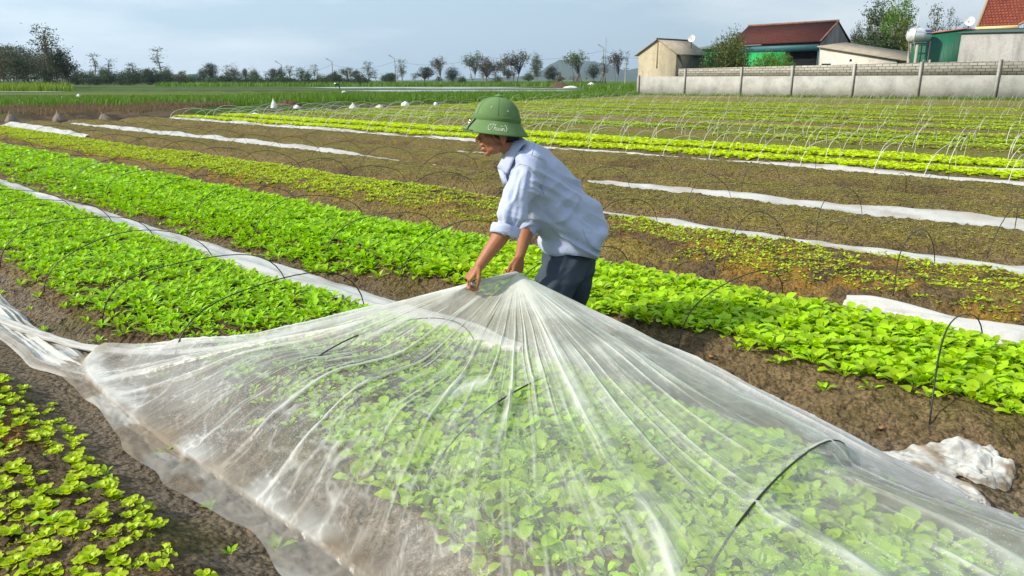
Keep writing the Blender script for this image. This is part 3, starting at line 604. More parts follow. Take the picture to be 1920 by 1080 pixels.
me = mesh('gable_wall', np.concatenate([gab, gab + (.16, 0, 0)]), [np.array([(4, 3, 2, 1, 0), (5, 6, 7, 8, 9)]), np.array([(0, 5, 9, 4), (1, 2, 7, 6)])], M['greyren']); wob('gable_wall', me, parent=bn)
zf = WP(1500, 96, b0)[2]
m_ = MB(); m_.hexa(slab([(x0 + .1, b0 - .12, zf), (gy - .01, b0 - .12, zf), (gy - .01, b0 - .04, zf), (x0 + .1, b0 - .04, zf)], ez - .09 - zf)); wob('fascia_sheet', m_.mesh('fascia_sheet', M['teal']), parent=bn)
aop = WP(1473, 110, b0)[0]; aop2 = WP(1532, 110, b0)[0]
m_ = MB(); m_.box(((aop + aop2) / 2, b0 + .9, zf / 2), ((aop2 - aop) / 2, .05, zf / 2)); wob('dark_opening', m_.mesh('dark_opening', M['void']), parent=bn)
m_ = MB(); m_.box(((x0 + aop) / 2, b0 - .05, zf / 2), ((aop - x0) / 2 - .05, .05, zf / 2 - .01)); wob('green_curtain', m_.mesh('green_curtain', M['greensheet']), parent=bn)
m_ = MB(); m_.box(((gy + aop2) / 2 + .02, b0 - .05, zf / 2), ((gy - aop2) / 2 - .02, .05, zf / 2 - .01)); wob('front_panel', m_.mesh('front_panel', M['teal']), parent=bn)
m_ = MB(); m_.box(((x0 + x1) / 2, b1 - .1, ez / 2), ((x1 - x0) / 2 - .3, .08, ez / 2 - .06)); wob('back_wall', m_.mesh('back_wall', M['greyren']), parent=bn)
# green lean-to left of the barn
la = WP(1312, 92, b0)[0]; lz = WP(1312, 90, b0)[2]
sh = ob('green_lean_to', None, label='green sheeted lean-to under grey roof edge behind the bushes', cat='shed', loc=WA0, rz=WRZ)
m_ = MB(); m_.hexa(slab([(la, b0 + .1, 0), (x0 - .05, b0 + .1, 0), (x0 - .05, b0 + 4, 0), (la, b0 + 4, 0)], lz - .12)); wob('wall_sheet', m_.mesh('wall_sheet', M['greensheet']), parent=sh)
m_ = MB(); m_.hexa(slab([(la - .3, b0 - .4, lz - .1), (x0 - .04, b0 - .4, lz - .1), (x0 - .04, b0 + 4.3, lz + .5), (la - .3, b0 + 4.3, lz + .5)], .09)); wob('roof', m_.mesh('roof', mat('grey_green_roof_sheet', (.10, .15, .12), .7)), parent=sh)
# white low outbuilding with sloping roof
bb = 5.0; q = [WP(1538, 120, bb), WP(1682, 120, bb), WP(1682, 114, bb), WP(1538, 89, bb)]; q = [np.array((p[0], bb, p[2])) for p in q]; q[0][2] = q[1][2] = 0
ou = ob('white_outbuilding', None, label='low white plaster outbuilding with a long sloping sheet roof', cat='building', loc=WA0, rz=WRZ)
m_ = MB(); qq = np.array([q[0], q[1], q[2], q[3]]); m_.hexa(np.concatenate([qq, qq + (0, .2, 0)])); wob('front_wall', m_.mesh('front_wall', mat('off_white_plaster', (.56, .54, .48), .9, .15, noise=[(1.5, (.35, .32, .26), .5, .7, .7), (9, .75, .45, .65, .5)])), parent=ou)
r0 = q[3] + (-.2, -.3, .03); r1 = WP(1712, 117, bb); r1 = np.array((r1[0], bb - .3, r1[2])); up = np.array((0, 6.0, .55))
m_ = MB(); m_.hexa(np.concatenate([np.array([r0, r1, r1 + up, r0 + up]), np.array([r0, r1, r1 + up, r0 + up]) + (0, 0, .09)])); wob('roof', m_.mesh('roof', M['cement']), parent=ou)
m_ = MB(); c_ = WP(1595, 113, bb); m_.box((c_[0], bb - .01, c_[2]), (.1, .02, .1)); wob('vent_hole', m_.mesh('vent_hole', M['void']), parent=ou)
m_ = MB(); c_ = WP(1549, 121, bb); m_.box((c_[0], bb - .01, c_[2]), (.45, .02, .09)); wob('window', m_.mesh('window', M['void']), parent=ou)
# dark green shed
bg_ = 3.2; q = [WP(1713, 68, bg_), WP(1811, 55, bg_), WP(1811, 118, bg_)]
gs = ob('green_shed', None, label='dark green corrugated shed behind the steel water tank', cat='shed', loc=WA0, rz=WRZ)
qq = np.array([(q[0][0], bg_, 0), (q[1][0], bg_, 0), (q[1][0], bg_, q[1][2]), (q[0][0], bg_, q[0][2])]); m_ = MB(); m_.hexa(np.concatenate([qq, qq + (0, 6, 0)])); wob('corrugated_wall', m_.mesh('corrugated_wall', M['dkgreen']), parent=gs)
r_ = np.array([qq[3] + (-.3, -.15, .01), qq[2] + (.05, -.15, .01), qq[2] + (.05, 6.2, .01), qq[3] + (-.3, 6.2, .01)]); m_ = MB(); m_.hexa(np.concatenate([r_, r_ + (0, 0, .1)])); wob('roof', m_.mesh('roof', mat('faded_red_roof_sheet', (.40, .17, .13), .7)), parent=gs)
# grey rendered building
bw = 2.2; q = [WP(1803, 63, bw), WP(1930, 63, bw)]; x_ = q[1][0] + 5
gw = ob('grey_building', None, label='stained grey cement building wall right of the green shed', cat='building', loc=WA0, rz=WRZ)
qq = np.array([(q[0][0], bw, 0), (x_, bw, 0), (x_, bw, q[1][2]), (q[0][0], bw, q[0][2])]); m_ = MB(); m_.hexa(np.concatenate([qq, qq + (0, .9, 0)])); wob('rendered_wall', m_.mesh('rendered_wall', M['greyren']), parent=gw)
r_ = np.array([qq[3] + (-.2, -.15, .01), qq[2] + (.3, -.15, .01), qq[2] + (.3, 5, .5), qq[3] + (-.2, 5, .5)]); m_ = MB(); m_.hexa(np.concatenate([r_, r_ + (0, 0, .08)])); wob('roof', m_.mesh('roof', mat('dull_green_roof_edge', (.05, .09, .085), .6)), parent=gw)
# red tiled house
bh = 9.0; p0 = WP(1833, 51, bh); p1 = WP(1908, 46, bh); pt = WP(1856, -8, bh + 3.2)
rh = ob('red_roofed_house', None, label='house with steep bright red tiled roof and cream fascia', cat='house', loc=WA0, rz=WRZ)
zt_ = (p0[2] + p1[2]) / 2; tp = pt[2] + 1.5
A_ = np.array((p0[0], bh, zt_)); B_ = np.array((p1[0] + .1, bh, zt_)); T0 = np.array((pt[0] + .2, bh + 3.4, tp)); 
sl_ = (T0 - A_); C_ = B_ + (7, 0, 3.4); T1 = T0 + (11, 0, 0)
me = mesh('roof', np.array([A_, B_, C_ , T1, T0, A_ + (0, 7, 0), C_ + (0, 7, 0)]), [np.array([(0, 1, 2, 3, 4)]), np.array([(0, 4, 5)]), np.array([(4, 3, 6, 5)]), ], M['redtile2']); rf = wob('roof', me, parent=rh)
m_ = MB(); m_.tube([A_ + (0, -.02, .02), T0 + (0, -.02, .05)], .13, 5); m_.tube([B_ + (0, -.02, .02), C_ + (0, -.02, .05)], .1, 5); wob('hip_tiles', m_.mesh('hip_tiles', mat('tan_ridge_tile', (.34, .24, .15), .9)), parent=rf)
m_ = MB(); m_.hexa(slab([A_ + (-.15, -.12, -.34), B_ + (0, -.12, -.34), B_ + (0, .1, -.34), A_ + (-.15, .1, -.34)], .33)); wob('fascia', m_.mesh('fascia', M['yellowfascia']), parent=rh)
m_ = MB(); m_.hexa(slab([A_ * (1, 1, 0) + (.4, .5, 0), C_ * (1, 1, 0) + (0, .5, 0), C_ * (1, 1, 0) + (0, 6, 0), A_ * (1, 1, 0) + (.4, 6, 0)], zt_ - .35)); wob('wall', m_.mesh('wall', M['greyren']), parent=rh)
me = mesh('gable_wall', np.array([B_ + (.3, .1, -.4), B_ + (7, .1, -.4), C_ + (0, .1, -.1), B_ + (.3, .1, -.05)] + [B_ + (.3, .3, -.4), B_ + (7, .3, -.4), C_ + (0, .3, -.1), B_ + (.3, .3, -.05)]), [np.array([(0, 1, 2, 3), (4, 7, 6, 5), (0, 4, 5, 1), (2, 6, 7, 3)])], M['greyren']); wob('gable_wall', me, parent=rh)
# water tank
tk = ob('water_tank', None, label='shiny stainless steel water tank lying on a stand above the wall', cat='water tank', loc=WA0, rz=WRZ)
bt = 1.6; tc_ = WP(1723, 66, bt); r_t = abs(WP(1722, 53, bt)[2] - WP(1722, 79, bt)[2]) / 2
dirn = np.array((.42, .907, 0)); ln = .80; r_t *= 1.02
prof = [(-ln - .22, .02), (-ln - .2, .45), (-ln - .1, .8), (-ln, 1), (-.05, 1), (0, 1.03), (.05, 1), (ln, 1), (ln + .1, .8), (ln + .2, .45), (ln + .22, .02)]
V_, F_2 = tube([tc_ + dirn * p for p, _ in prof], [r_t * q for _, q in prof], 24); wob('tank_body', mesh('tank_body', V_, [F_2[F_2[:, 2] != F_2[:, 3]], F_2[F_2[:, 2] == F_2[:, 3]][:, :3]], M['steel'], True), parent=tk)
V_, F_2 = tube([tc_ - dirn * (ln + .235), tc_ - dirn * (ln + .20)], [r_t * .52, r_t * .55], 20); wob('end_disc', mesh('end_disc', V_, F_2, M['steel']), parent=tk)
sdv = np.cross(dirn, (0, 0, 1.)); mlet = MB()      # two rows of small blue lettering, unreadable at this distance
for row, (ang, n_, w_) in enumerate(((.62, 5, .055), (.18, 9, .03))):
    nv = sdv * cos(ang) + np.array((0, 0, 1.)) * sin(ang); tv = np.cross(nv, dirn)
    for i in range(n_):
        c_ = tc_ + dirn * (.25 + i * (.68 / n_)) + nv * (r_t + .004); mlet.box(c_, (w_, .10 - .04 * row, .004), np.array([dirn, tv, nv]))
wob('blue_lettering', mlet.mesh('blue_lettering', mat('blue_lettering', (.05, .10, .22), .6)), parent=tk)
st = ob('tank_stand', None, label='steel frame stand with concrete posts under the water tank', cat='stand', loc=WA0, rz=WRZ)
zst = tc_[2] - r_t - .1
for px, bq in ((1704, 1.0), (1717, .8), (1731, 1.4), (1744, 1.1)):
    a_p = WP(px, 110, bq)[0]; t_ = WP(px, 84 if px < 1720 else 112, bq)[2]
    wob('concrete_post', mesh('concrete_post', *tube([(a_p, bq, 0), (a_p, bq, t_)], .13 if px < 1720 else .09, 7), M['conc'], True), parent=st)
m_ = MB(); A1_ = WP(1703, 84, 1.0); B1_ = WP(1744, 84, 1.1); m_.tube([A1_, B1_], .06, 5); m_.tube([B1_ + (0, 0, .3), (B1_[0], 1.1, 0.2)], .07, 5); m_.tube([WP(1729, 84, 1.4), (WP(1729, 84, 1.4)[0], 1.4, .2)], .05, 5)
m_.tube([WP(1703, 82, 2.2), WP(1744, 82, 2.2)], .05, 5); wob('steel_frame', m_.mesh('steel_frame', M['rail']), parent=st)
m_ = MB(); m_.tube([WP(1704, 110, .8), WP(1704, 52, .8), WP(1722, 51, .8)], .045, 5); m_.tube([WP(1712, 82, .6), WP(1724, 30, .6)], .035, 5); m_.tube([WP(1705, 84, .9), WP(1714, 78, .9), WP(1718, 118, .9)], .04, 5)
wob('pipe', m_.mesh('pipe', mat('grey_pvc_pipe', (.5, .52, .52), .5)), parent=st)
def dish(px, py, bq, lab):
    c_ = WP(px, py, bq); t_ = ob('satellite_dish', None, label=lab, cat='satellite dish', loc=WA0, rz=WRZ)
    V_, F_2 = tube([c_ + (0, -.02, 0), c_ + (.05, -.12, .03), c_ + (.09, -.22, .06)], [.08, .28, .40], 12, False); wob('reflector', mesh('reflector', V_, F_2, mat('white_enamel', (.8, .8, .8), .4), True), parent=t_)
    wob('mast', mesh('mast', *tube([c_, (c_[0], c_[1], c_[2] - 1.2)], .05, 5), M['rail']), parent=t_)
dish(1297, 73, 4.0, 'tiny white satellite dish behind the cream shed roof'); dish(1817, 41, 5.0, 'tiny white satellite dish on the green shed roof')
# ------------------------------------------------------------------ trees
M['bark'] = mat('grey_brown_bark', (.16, .13, .10), .9, .1, noise=[((8, 8, 2), .5, .4, .6, .8)])
M['barkpale'] = mat('pale_bark', (.34, .30, .24), .9, .1, noise=[((8, 8, 2), .5, .4, .6, .8)])
TL = {'dark': leafmat('dark_tree_leaf', (.026, .048, .014), .3, .5, .5), 'mid': leafmat('mid_tree_leaf', (.05, .09, .022), .3, .5, .5), 'grey': leafmat('grey_green_tree_leaf', (.065, .08, .036), .3, .5, .5),
      'fresh': leafmat('fresh_green_tree_leaf', (.10, .21, .022), .35, .45, .5), 'brown': leafmat('brownish_tree_leaf', (.075, .062, .032), .3, .5, .5), 'olive': leafmat('olive_tree_leaf', (.10, .125, .028), .3, .5, .5)}
def treegeo(seed, trunk_h, blobs, nclump, nleaf, ls, tr=.016, spread=.035, lean=0, multi=1):
    """unit-height tree; blobs = (z, x offset, radius x, radius z) ellipsoids that hold the leaf clumps"""
    r = np.random.default_rng(seed); mb = MB(); tips = []
    B = np.array(blobs, float); wgt = B[:, 2] ** 2 * B[:, 3]; wgt /= wgt.sum()
    for s_ in range(multi):
        ox = (s_ - (multi - 1) / 2) * .07; zt = np.linspace(0, trunk_h + .25, 9)
        cx = ox + lean * zt + .012 * np.sin(zt * 9 + r.uniform(0, 6)) + (ox * 2.5 * zt if multi > 1 else 0); cy = .012 * np.cos(zt * 8 + r.uniform(0, 6))
        tp = np.stack([cx, cy, zt], -1); mb.tube(tp, tr * (1.1 - .8 * zt / zt[-1]) / sqrt(multi), 6)
    zs = np.linspace(0, 1, 9)
    for i in range(nclump):
        b = B[r.choice(len(B), p=wgt)]; d = r.normal(size=3); d /= np.linalg.norm(d); rr = r.uniform(.25, 1) ** .5
        c = np.array((b[1] + lean * b[0], 0, b[0])) + d * rr * np.array((b[2], b[2], b[3])); tips.append(c)
        if i % 2 == 0:
            z0 = min(max(trunk_h * r.uniform(.6, 1.1), 0), c[2] * .95); s0 = np.array((np.interp(z0, zt, cx), np.interp(z0, zt, cy), z0)); mid = (s0 + c) / 2 + (0, 0, .03) + r.normal(size=3) * .012
            mb.tube([s0, mid, c], [tr * .35, tr * .22, tr * .08], 4)
    T = np.array(tips); n = nclump * nleaf
    cs = np.repeat(r.uniform(.5, 1.5, nclump), nleaf)[:, None]
    P0 = np.repeat(T, nleaf, 0) + r.normal(size=(n, 3)) * spread * cs
    a = r.normal(size=(n, 3)); a /= np.linalg.norm(a, axis=1)[:, None]; b = np.cross(a, r.normal(size=(n, 3))); b /= np.linalg.norm(b, axis=1)[:, None]
    s_ = ls * r.uniform(.6, 1.4, (n, 1)); V = np.stack([P0 - a * s_, P0 + b * s_ * .5, P0 + a * s_, P0 - b * s_ * .5], 1).reshape(-1, 3); V[:, 2] = np.maximum(V[:, 2], .01)
    return mb, V, np.arange(4 * n).reshape(-1, 4)
TG = {'tall': [treegeo(i, .62, [(.9, 0, .10, .10), (.72, .02, .13, .12), (.52, 0, .12, .12)], 46, 16, .013, .012, .03) for i in (1, 2)],
      'wisp': [treegeo(i, .7, [(.9, 0, .05, .09), (.68, .02, .06, .12), (.45, -.02, .05, .08)], 22, 12, .014, .010, .022) for i in (3, 4)],
      'round': [treegeo(i, .42, [(.80, .02, .16, .16), (.62, .15, .16, .12), (.58, -.15, .15, .12), (.42, .03, .13, .10)], 110, 22, .019, .018, .062) for i in (5, 6, 7)],
      'vase': [treegeo(i, .45, [(.82, .08, .16, .16), (.76, -.12, .16, .16), (.62, 0, .14, .1)], 80, 18, .019, .016, .055, 0, 2) for i in (8, 9, 10)],
      'cone': [treegeo(i, .35, [(.45, 0, .22, .2), (.68, 0, .14, .16), (.88, 0, .06, .1)], 90, 20, .018, .016, .05) for i in (11, 12)],
      'bush': [treegeo(i, .2, [(.5, 0, .45, .45), (.42, .35, .3, .3), (.4, -.35, .32, .3)], 110, 20, .036, .014, .08) for i in (13, 14)],
      'thick': [treegeo(i, .2, [(.62, 0, .42, .36), (.55, .32, .3, .36), (.5, -.32, .32, .36)], 260, 30, .020, .012, .06) for i in (23, 24)],
      'grove': [treegeo(i, .66, [(.85, 0, .12, .14), (.68, .04, .14, .14), (.5, -.03, .13, .14), (.32, .03, .12, .12)], 110, 20, .012, .009, .034) for i in (15, 16, 17)],
      'big': [treegeo(i, .55, [(.85, 0, .15, .15), (.65, .06, .2, .18), (.45, -.05, .22, .18), (.25, 0, .2, .15)], 240, 34, .011, .016, .034, 0, 2) for i in (18, 19)]}
TM = {}
def tree(kind, px, basepy, toppy, wpx, colr, label, seed=0, Y=None, bark='bark', group=None, z0=0, at=None, name='tree'):
    g_ = TG[kind][seed % len(TG[kind])]
    if at is not None: p = np.array(at, float); Y = p[1]
    elif Y is None: p = G(px, basepy); Y = p[1]
    else: p = G(px, basepy); p = P(px, basepy, Y); p[2] = z0
    h_ = P(px, toppy, Y)[2] - p[2]; base_w = {'tall': .24, 'wisp': .12, 'round': .52, 'vase': .44, 'cone': .38, 'bush': 1.15, 'thick': 1.15, 'grove': .26, 'big': .46}[kind]
    w_ = (P(px + wpx, basepy, Y)[0] - P(px, basepy, Y)[0]) / base_w
    key = (kind, seed % len(TG[kind]), colr, bark)
    if key not in TM:
        mb, V, F = g_; TM[key] = (mb.mesh('trunk', M[bark], True), mesh('crown', V, F, TL[colr]))
    t = ob(name, None, label=label, cat='tree' if name == 'tree' else 'bush', group=group, loc=p, rz=0)
    t.scale = (w_, w_, h_); rr = float(rs.uniform(0, 6.28)) if kind not in ('vase',) else 0
    ob('trunk', TM[key][0], parent=t, rz=rr); ob('crown', TM[key][1], parent=t, rz=rr); return t
def backrow():
    for i in range(46):
        x = 150 + i * 14.5 * (1.45 if i > 22 else 1) + rs.uniform(-8, 8); k_ = ['wisp', 'tall', 'cone', 'round', 'tall'][i % 5]; tp_ = 137 + rs.uniform(-12, 7) - (6 if x < 340 else 0)
        tree(k_, x, 157, tp_, {'wisp': 10, 'tall': 14, 'cone': 16, 'round': 20}[k_] * float(rs.uniform(.8, 1.3)), ['grey', 'mid', 'dark'][i % 3], f'{nth(i + 1)} faint slender tree from the left in the back row of the far tree line', i, bark='barkpale', group='back row of far trees')
C3 = {'dark': 'dark green', 'mid': 'green', 'grey': 'grey-green', 'fresh': 'fresh green', 'brown': 'brownish', 'olive': 'olive'}
# left grove (tall thin trees close together)
for i in range(26):
    x = -30 + i * 6.2 + rs.uniform(-3, 3); tp_ = 82 + 14 * abs(vn(i * .7, 3.3)) * 2 + (i > 12) * rs.uniform(0, 16) + (i > 20) * 14
    tree('grove', x, 166 + rs.uniform(-4, 3), tp_, 30 + rs.uniform(-4, 8), ['brown', 'dark', 'grey', 'dark'][i % 4], f'{nth(i + 1)} slender {C3[["brown", "dark", "grey", "dark"][i % 4]]} tree from the left in the dense left grove', i, group='slender trees of the left grove', bark='barkpale')
tree('tall', 98, 168, 44, 44, 'grey', 'tallest sparse tree rising above the left grove', 0, bark='barkpale'); tree('tall', 108, 168, 64, 36, 'grey', 'second tall sparse tree beside the tallest one of the grove', 1, bark='barkpale')
tree('round', 129, 168, 92, 40, 'dark', 'dark round-headed tree at the right end of the left grove', 1)
TLN = [(143, 125, 12, 'cone', 'dark'), (156, 130, 12, 'cone', 'dark'), (182, 98, 18, 'wisp', 'grey'), (208, 110, 18, 'wisp', 'dark'), (253, 117, 24, 'tall', 'dark'), (283, 127, 30, 'vase', 'dark'), (303, 87, 22, 'wisp', 'grey'), (313, 132, 14, 'vase', 'grey'), (349, 131, 8, 'wisp', 'mid'),
       (383, 128, 18, 'round', 'dark'), (397, 118, 34, 'round', 'dark'), (428, 122, 18, 'tall', 'grey'), (440, 118, 20, 'cone', 'grey'), (462, 128, 14, 'round', 'dark'), (477, 124, 22, 'cone', 'mid'), (500, 133, 12, 'wisp', 'grey'), (514, 128, 22, 'round', 'dark'), (528, 126, 18, 'round', 'dark'), (545, 122, 20, 'tall', 'mid'), (567, 121, 18, 'cone', 'mid'), (579, 132, 14, 'round', 'mid'), (590, 121, 18, 'tall', 'grey'), (618, 140, 12, 'round', 'dark'), (630, 133, 26, 'round', 'dark'),
       (650, 127, 20, 'vase', 'mid'), (671, 131, 22, 'round', 'dark'), (692, 114, 20, 'tall', 'mid'), (704, 130, 12, 'wisp', 'grey'), (730, 136, 36, 'bush', 'dark'), (754, 111, 20, 'tall', 'grey'), (775, 137, 10, 'wisp', 'grey'), (797, 125, 36, 'round', 'dark'), (823, 106, 22, 'vase', 'grey'), (849, 125, 28, 'round', 'dark'), (887, 100, 30, 'vase', 'mid'), (912, 106, 36, 'round', 'brown'), (943, 111, 24, 'vase', 'grey'), (967, 97, 42, 'vase', 'brown'), (990, 130, 18, 'cone', 'mid'), (1004, 100, 22, 'round', 'mid'), (1036, 124, 26, 'round', 'dark'), (1079, 95, 34, 'vase', 'olive'), (1113, 119, 26, 'round', 'dark'), (1133, 105, 16, 'tall', 'dark'), (1155, 95, 24, 'vase', 'brown'), (1173, 95, 8, 'wisp', 'grey'), (930, 128, 16, 'wisp', 'grey'), (866, 140, 18, 'bush', 'mid')]
backrow()
for i, (x, t_, w_, k_, c_) in enumerate(TLN):
    sz = 'tall' if t_ < 112 else 'medium' if t_ < 126 else 'low'
    tree(k_, x, 157.5 + (i % 3), t_, w_, c_, f'{sz} {C3[c_]} {dict(tall="open-crowned", wisp="thin wispy", round="round-headed", vase="forked", cone="pointed", bush="spreading")[k_]} tree, {nth(i + 1)} from the left along the far road', i, bark='barkpale' if c_ in ('grey', 'mid') else 'bark', group='trees along the far road')
for i in range(52):                          # undergrowth belt below the tree line
    x = 138 + i * 10.5 + rs.uniform(-5, 5); lft = x < 340
    tree('bush', x, 160 + rs.uniform(-1, 1), (134 if lft else 143) + rs.uniform(-7, 6), 32 + rs.uniform(-4, 8), ['dark', 'mid', 'dark', 'dark'][i % 4], f'{nth(i + 1)} low {C3[["dark", "mid", "dark", "dark"][i % 4]]} bush from the left below the far tree line', i, name='bush', group='bushes below the far tree line')
for i in range(12):
    x = 700 + i * 38 + rs.uniform(-8, 8)
    tree('bush', x, 159.5, 151 + rs.uniform(-3, 2), 34, ['olive', 'brown', 'mid'][i % 3], f'{nth(i + 1)} {C3[["olive", "brown", "mid"][i % 3]]} scrub clump from the left on the road bank', i, name='bush', group='scrub on the road bank')
# trees in the yard behind the wall
def ytree(kind, px, toppy, wpx, colr, b, label, seed, **k):
    q = WP(px, 120, b); w2 = WA0[:2] + WAx * q[0] + WBx * b; return tree(kind, px, 130, toppy, wpx, colr, label, seed, at=(w2[0], w2[1], 0), **k)
ytree('thick', 1372, 57, 90, 'olive', 3.5, 'wide olive tree in front of the lean-to behind the wall', 0)
ytree('thick', 1345, 82, 70, 'mid', 2.8, 'dense green bush beside the cream shed behind the wall', 1, name='bush')
ytree('thick', 1438, 94, 66, 'fresh', 2.5, 'fresh green bush in front of the barn opening', 1, name='bush'); ytree('thick', 1468, 99, 42, 'fresh', 2.0, 'smaller fresh green bush right of the other before the barn', 0, name='bush')
ytree('big', 1638, -6, 74, 'mid', 24, 'tall leafy tree left of the pair behind the outbuilding', 0, bark='barkpale'); ytree('big', 1676, -14, 70, 'fresh', 22, 'tallest leafy tree right of the pair beside the tank', 1, bark='barkpale')
ytree('big', 1600, 42, 34, 'grey', 30, 'smaller grey-green tree just right of the barn gable', 1); ytree('round', 1690, 34, 44, 'olive', 18, 'olive round tree partly behind the water tank', 2); ytree('round', 1655, 60, 90, 'dark', 17, 'dark low tree under the tall pair behind the outbuilding', 0)
ytree('tall', 1744, 6, 30, 'grey', 70, 'slender grey-green tree above the green shed, tallest of its row', 0); ytree('tall', 1768, 16, 16, 'grey', 75, 'slender grey-green tree right of the tallest one', 1); ytree('wisp', 1781, 30, 14, 'grey', 80, 'thin wispy tree above the middle of the green shed', 0)
ytree('wisp', 1800, 38, 14, 'grey', 80, 'thin low wispy tree left of the red-roofed house', 1); ytree('round', 1828, 34, 16, 'dark', 28, 'small dark tree peeking out beside the red roof', 1)
# ------------------------------------------------------------------ far house, poles, wires, hills
hp = G(343, 158.5); fh = ob('far_house', None, label='distant dark-roofed house with a green roof extension in the tree line', cat='house', loc=hp)
s1 = hp[1] / 1443
def fbx(x0_, x1_, y0_, y1_, d_, mt, nm):
    m_ = MB(); c_ = ((x0_ + x1_) / 2 - 343) * s1; m_.box((c_, d_ / 2, (158.5 - (y0_ + y1_) / 2) * s1), ((x1_ - x0_) / 2 * s1, d_ / 2, abs(y1_ - y0_) / 2 * s1)); return ob(nm, m_.mesh(nm, mt), parent=fh)
fbx(318, 366, 151, 159, 6, mat('pale_green_house_wall', (.20, .26, .24), .9), 'wall')
def froof(x0_, x1_, y0_, y1_, mt):
    a_ = [(x, -1, (158.5 - y0_) * s1) for x in ((x0_ - 343) * s1, (x1_ - 343) * s1)]; b_ = [(x, 3, (158.5 - y1_) * s1) for x in ((x1_ - 347) * s1, (x0_ - 337) * s1)]; c_ = [(x, 7, (158.5 - y0_) * s1) for x in ((x0_ - 343) * s1, (x1_ - 343) * s1)]
    ob('roof', mesh('roof', np.array(a_ + b_ + c_), [np.array([(0, 1, 2, 3), (3, 2, 5, 4)]), np.array([(0, 3, 4), (1, 5, 2)])], mt), parent=fh)
froof(313, 346, 152, 140, mat('charcoal_roof', (.045, .035, .032), .9)); froof(343, 368, 150, 139.5, mat('sea_green_roof', (.03, .14, .10), .8))
POL = [(530, 121, 0), (625, 116, 0), (742, 110, 0), (905, 101, 0), (1130, 90, 0)]; tops = []
for i, (x, t_, _) in enumerate(POL):
    p = G(x, 158.5); hh = P(x, t_, p[1])[2]; q = ob('street_lamp', None, label=f'{ORD[i]} distant street lamp pole from the left along the far road', cat='street lamp', group='lamps along the far road', loc=p)
    ob('pole', mesh('pole', *tube([(0, 0, 0), (0, 0, hh)], [.22, .13], 6), M['greyren']), parent=q); ob('lamp_arm', mesh('lamp_arm', *tube([(0, 0, hh), (-.8, 0, hh + .45), (-1.5, 0, hh + .9)], .09, 4), M['greyren']), parent=q)
    ob('lamp_head', mesh('lamp_head', *tube([(-1.3, 0, hh + .8), (-2.0, 0, hh + 1.15)], .16, 5), M['greyren']), parent=q); tops.append(p + (0, 0, hh - .8))
p = G(1134, 158.5); hh = P(1134, 71, p[1])[2]; ob('radio_mast', mesh('radio_mast', *tube([(0, 0, 0), (0, 0, hh)], [.14, .07], 5), M['greyren']), label='thin tall radio mast beside the rightmost street lamp', cat='mast', loc=p)
for i, x in enumerate((596, 628, 655, 745, 1172)):
    p = G(x, 159); hh = P(x, 131 if i < 4 else 118, p[1])[2]; ob('concrete_pole', mesh('concrete_pole', *tube([(0, 0, 0), (0, 0, hh)], [.2, .14], 5), M['conc']), label=f'{ORD[i]} pale bare post from the left standing in the far tree line', cat='post', loc=p, group='bare posts in the tree line')
tops.append(G(1240, 158.5) + (0, 0, 10.2))
for i in range(len(tops) - 1):
    t = np.linspace(0, 1, 14)[:, None]; pts = tops[i] * (1 - t) + tops[i + 1] * t; pts[:, 2] -= 5 * (t * (1 - t))[:, 0] * 1.6
    ob('power_line', mesh('power_line', *tube(pts, .035, 3), M['rail'], base=pts[0]), label=f'{ORD[i]} power line span from the left between far road lamps', cat='cable', group='power line spans', loc=pts[0])
for i, (x, w_) in enumerate(((1086, 9), (1131, 9), (1050, 8))):   # timber props holding the young trees
    p = G(x, 160.5); s_ = p[1] / 1443; m_ = MB(); hh = 24 * s_
    for dx_, dy_ in ((-w_, 0), (w_ * .7, 0), (0, 8)): m_.tube([(dx_ * s_ , dy_ * .3, 0), (0, 0, hh)], .14, 5)
    ob('tree_prop', m_.mesh('tree_prop', M['bark']), label=f'{ORD[i]} dark timber tripod propping a road tree', cat='tree prop', group='timber tree props', loc=p)
# hills
hx = np.array([700, 820, 900, 960, 1000, 1018, 1033, 1048, 1062, 1085, 1108, 1125, 1145, 1165, 1185, 1205, 1230, 1260, 1300, 1400]); hy = np.array([150, 147.5, 145.5, 143, 139, 131, 119, 112, 112.5, 115, 114.5, 118, 123, 130, 130, 126, 128, 132, 138, 150])
M['hill'] = mat('wooded_hill', (.035, .055, .035), .95, .1, noise=[(.004, .6, .4, .6, .7)])
gx_ = np.linspace(700, 1400, 180); hz = np.interp(gx_, hx, 150 - hy) + .8 * vn(gx_ * .08, 0) * (np.interp(gx_, hx, 150 - hy) > 3); dd = np.linspace(0, 1, 16)
Yh = 3000 + 900 * dd[None]; Xh = (gx_[:, None] - 960) / 1443 * 3400 * (1 + .0 * dd[None]); Zh = (hz[:, None] / 1443 * 3400) * np.sin(np.pi * dd[None]) ** .8 * (1 + .12 * vn(gx_[:, None] * .1, dd[None] * 6, 3)) - 2
ob('hills', mesh('hills', np.stack([Xh, Yh + 0 * Xh, Zh], -1), grid_faces(180, 16), M['hill'], True), kind='structure', label='low blue hills on the horizon')
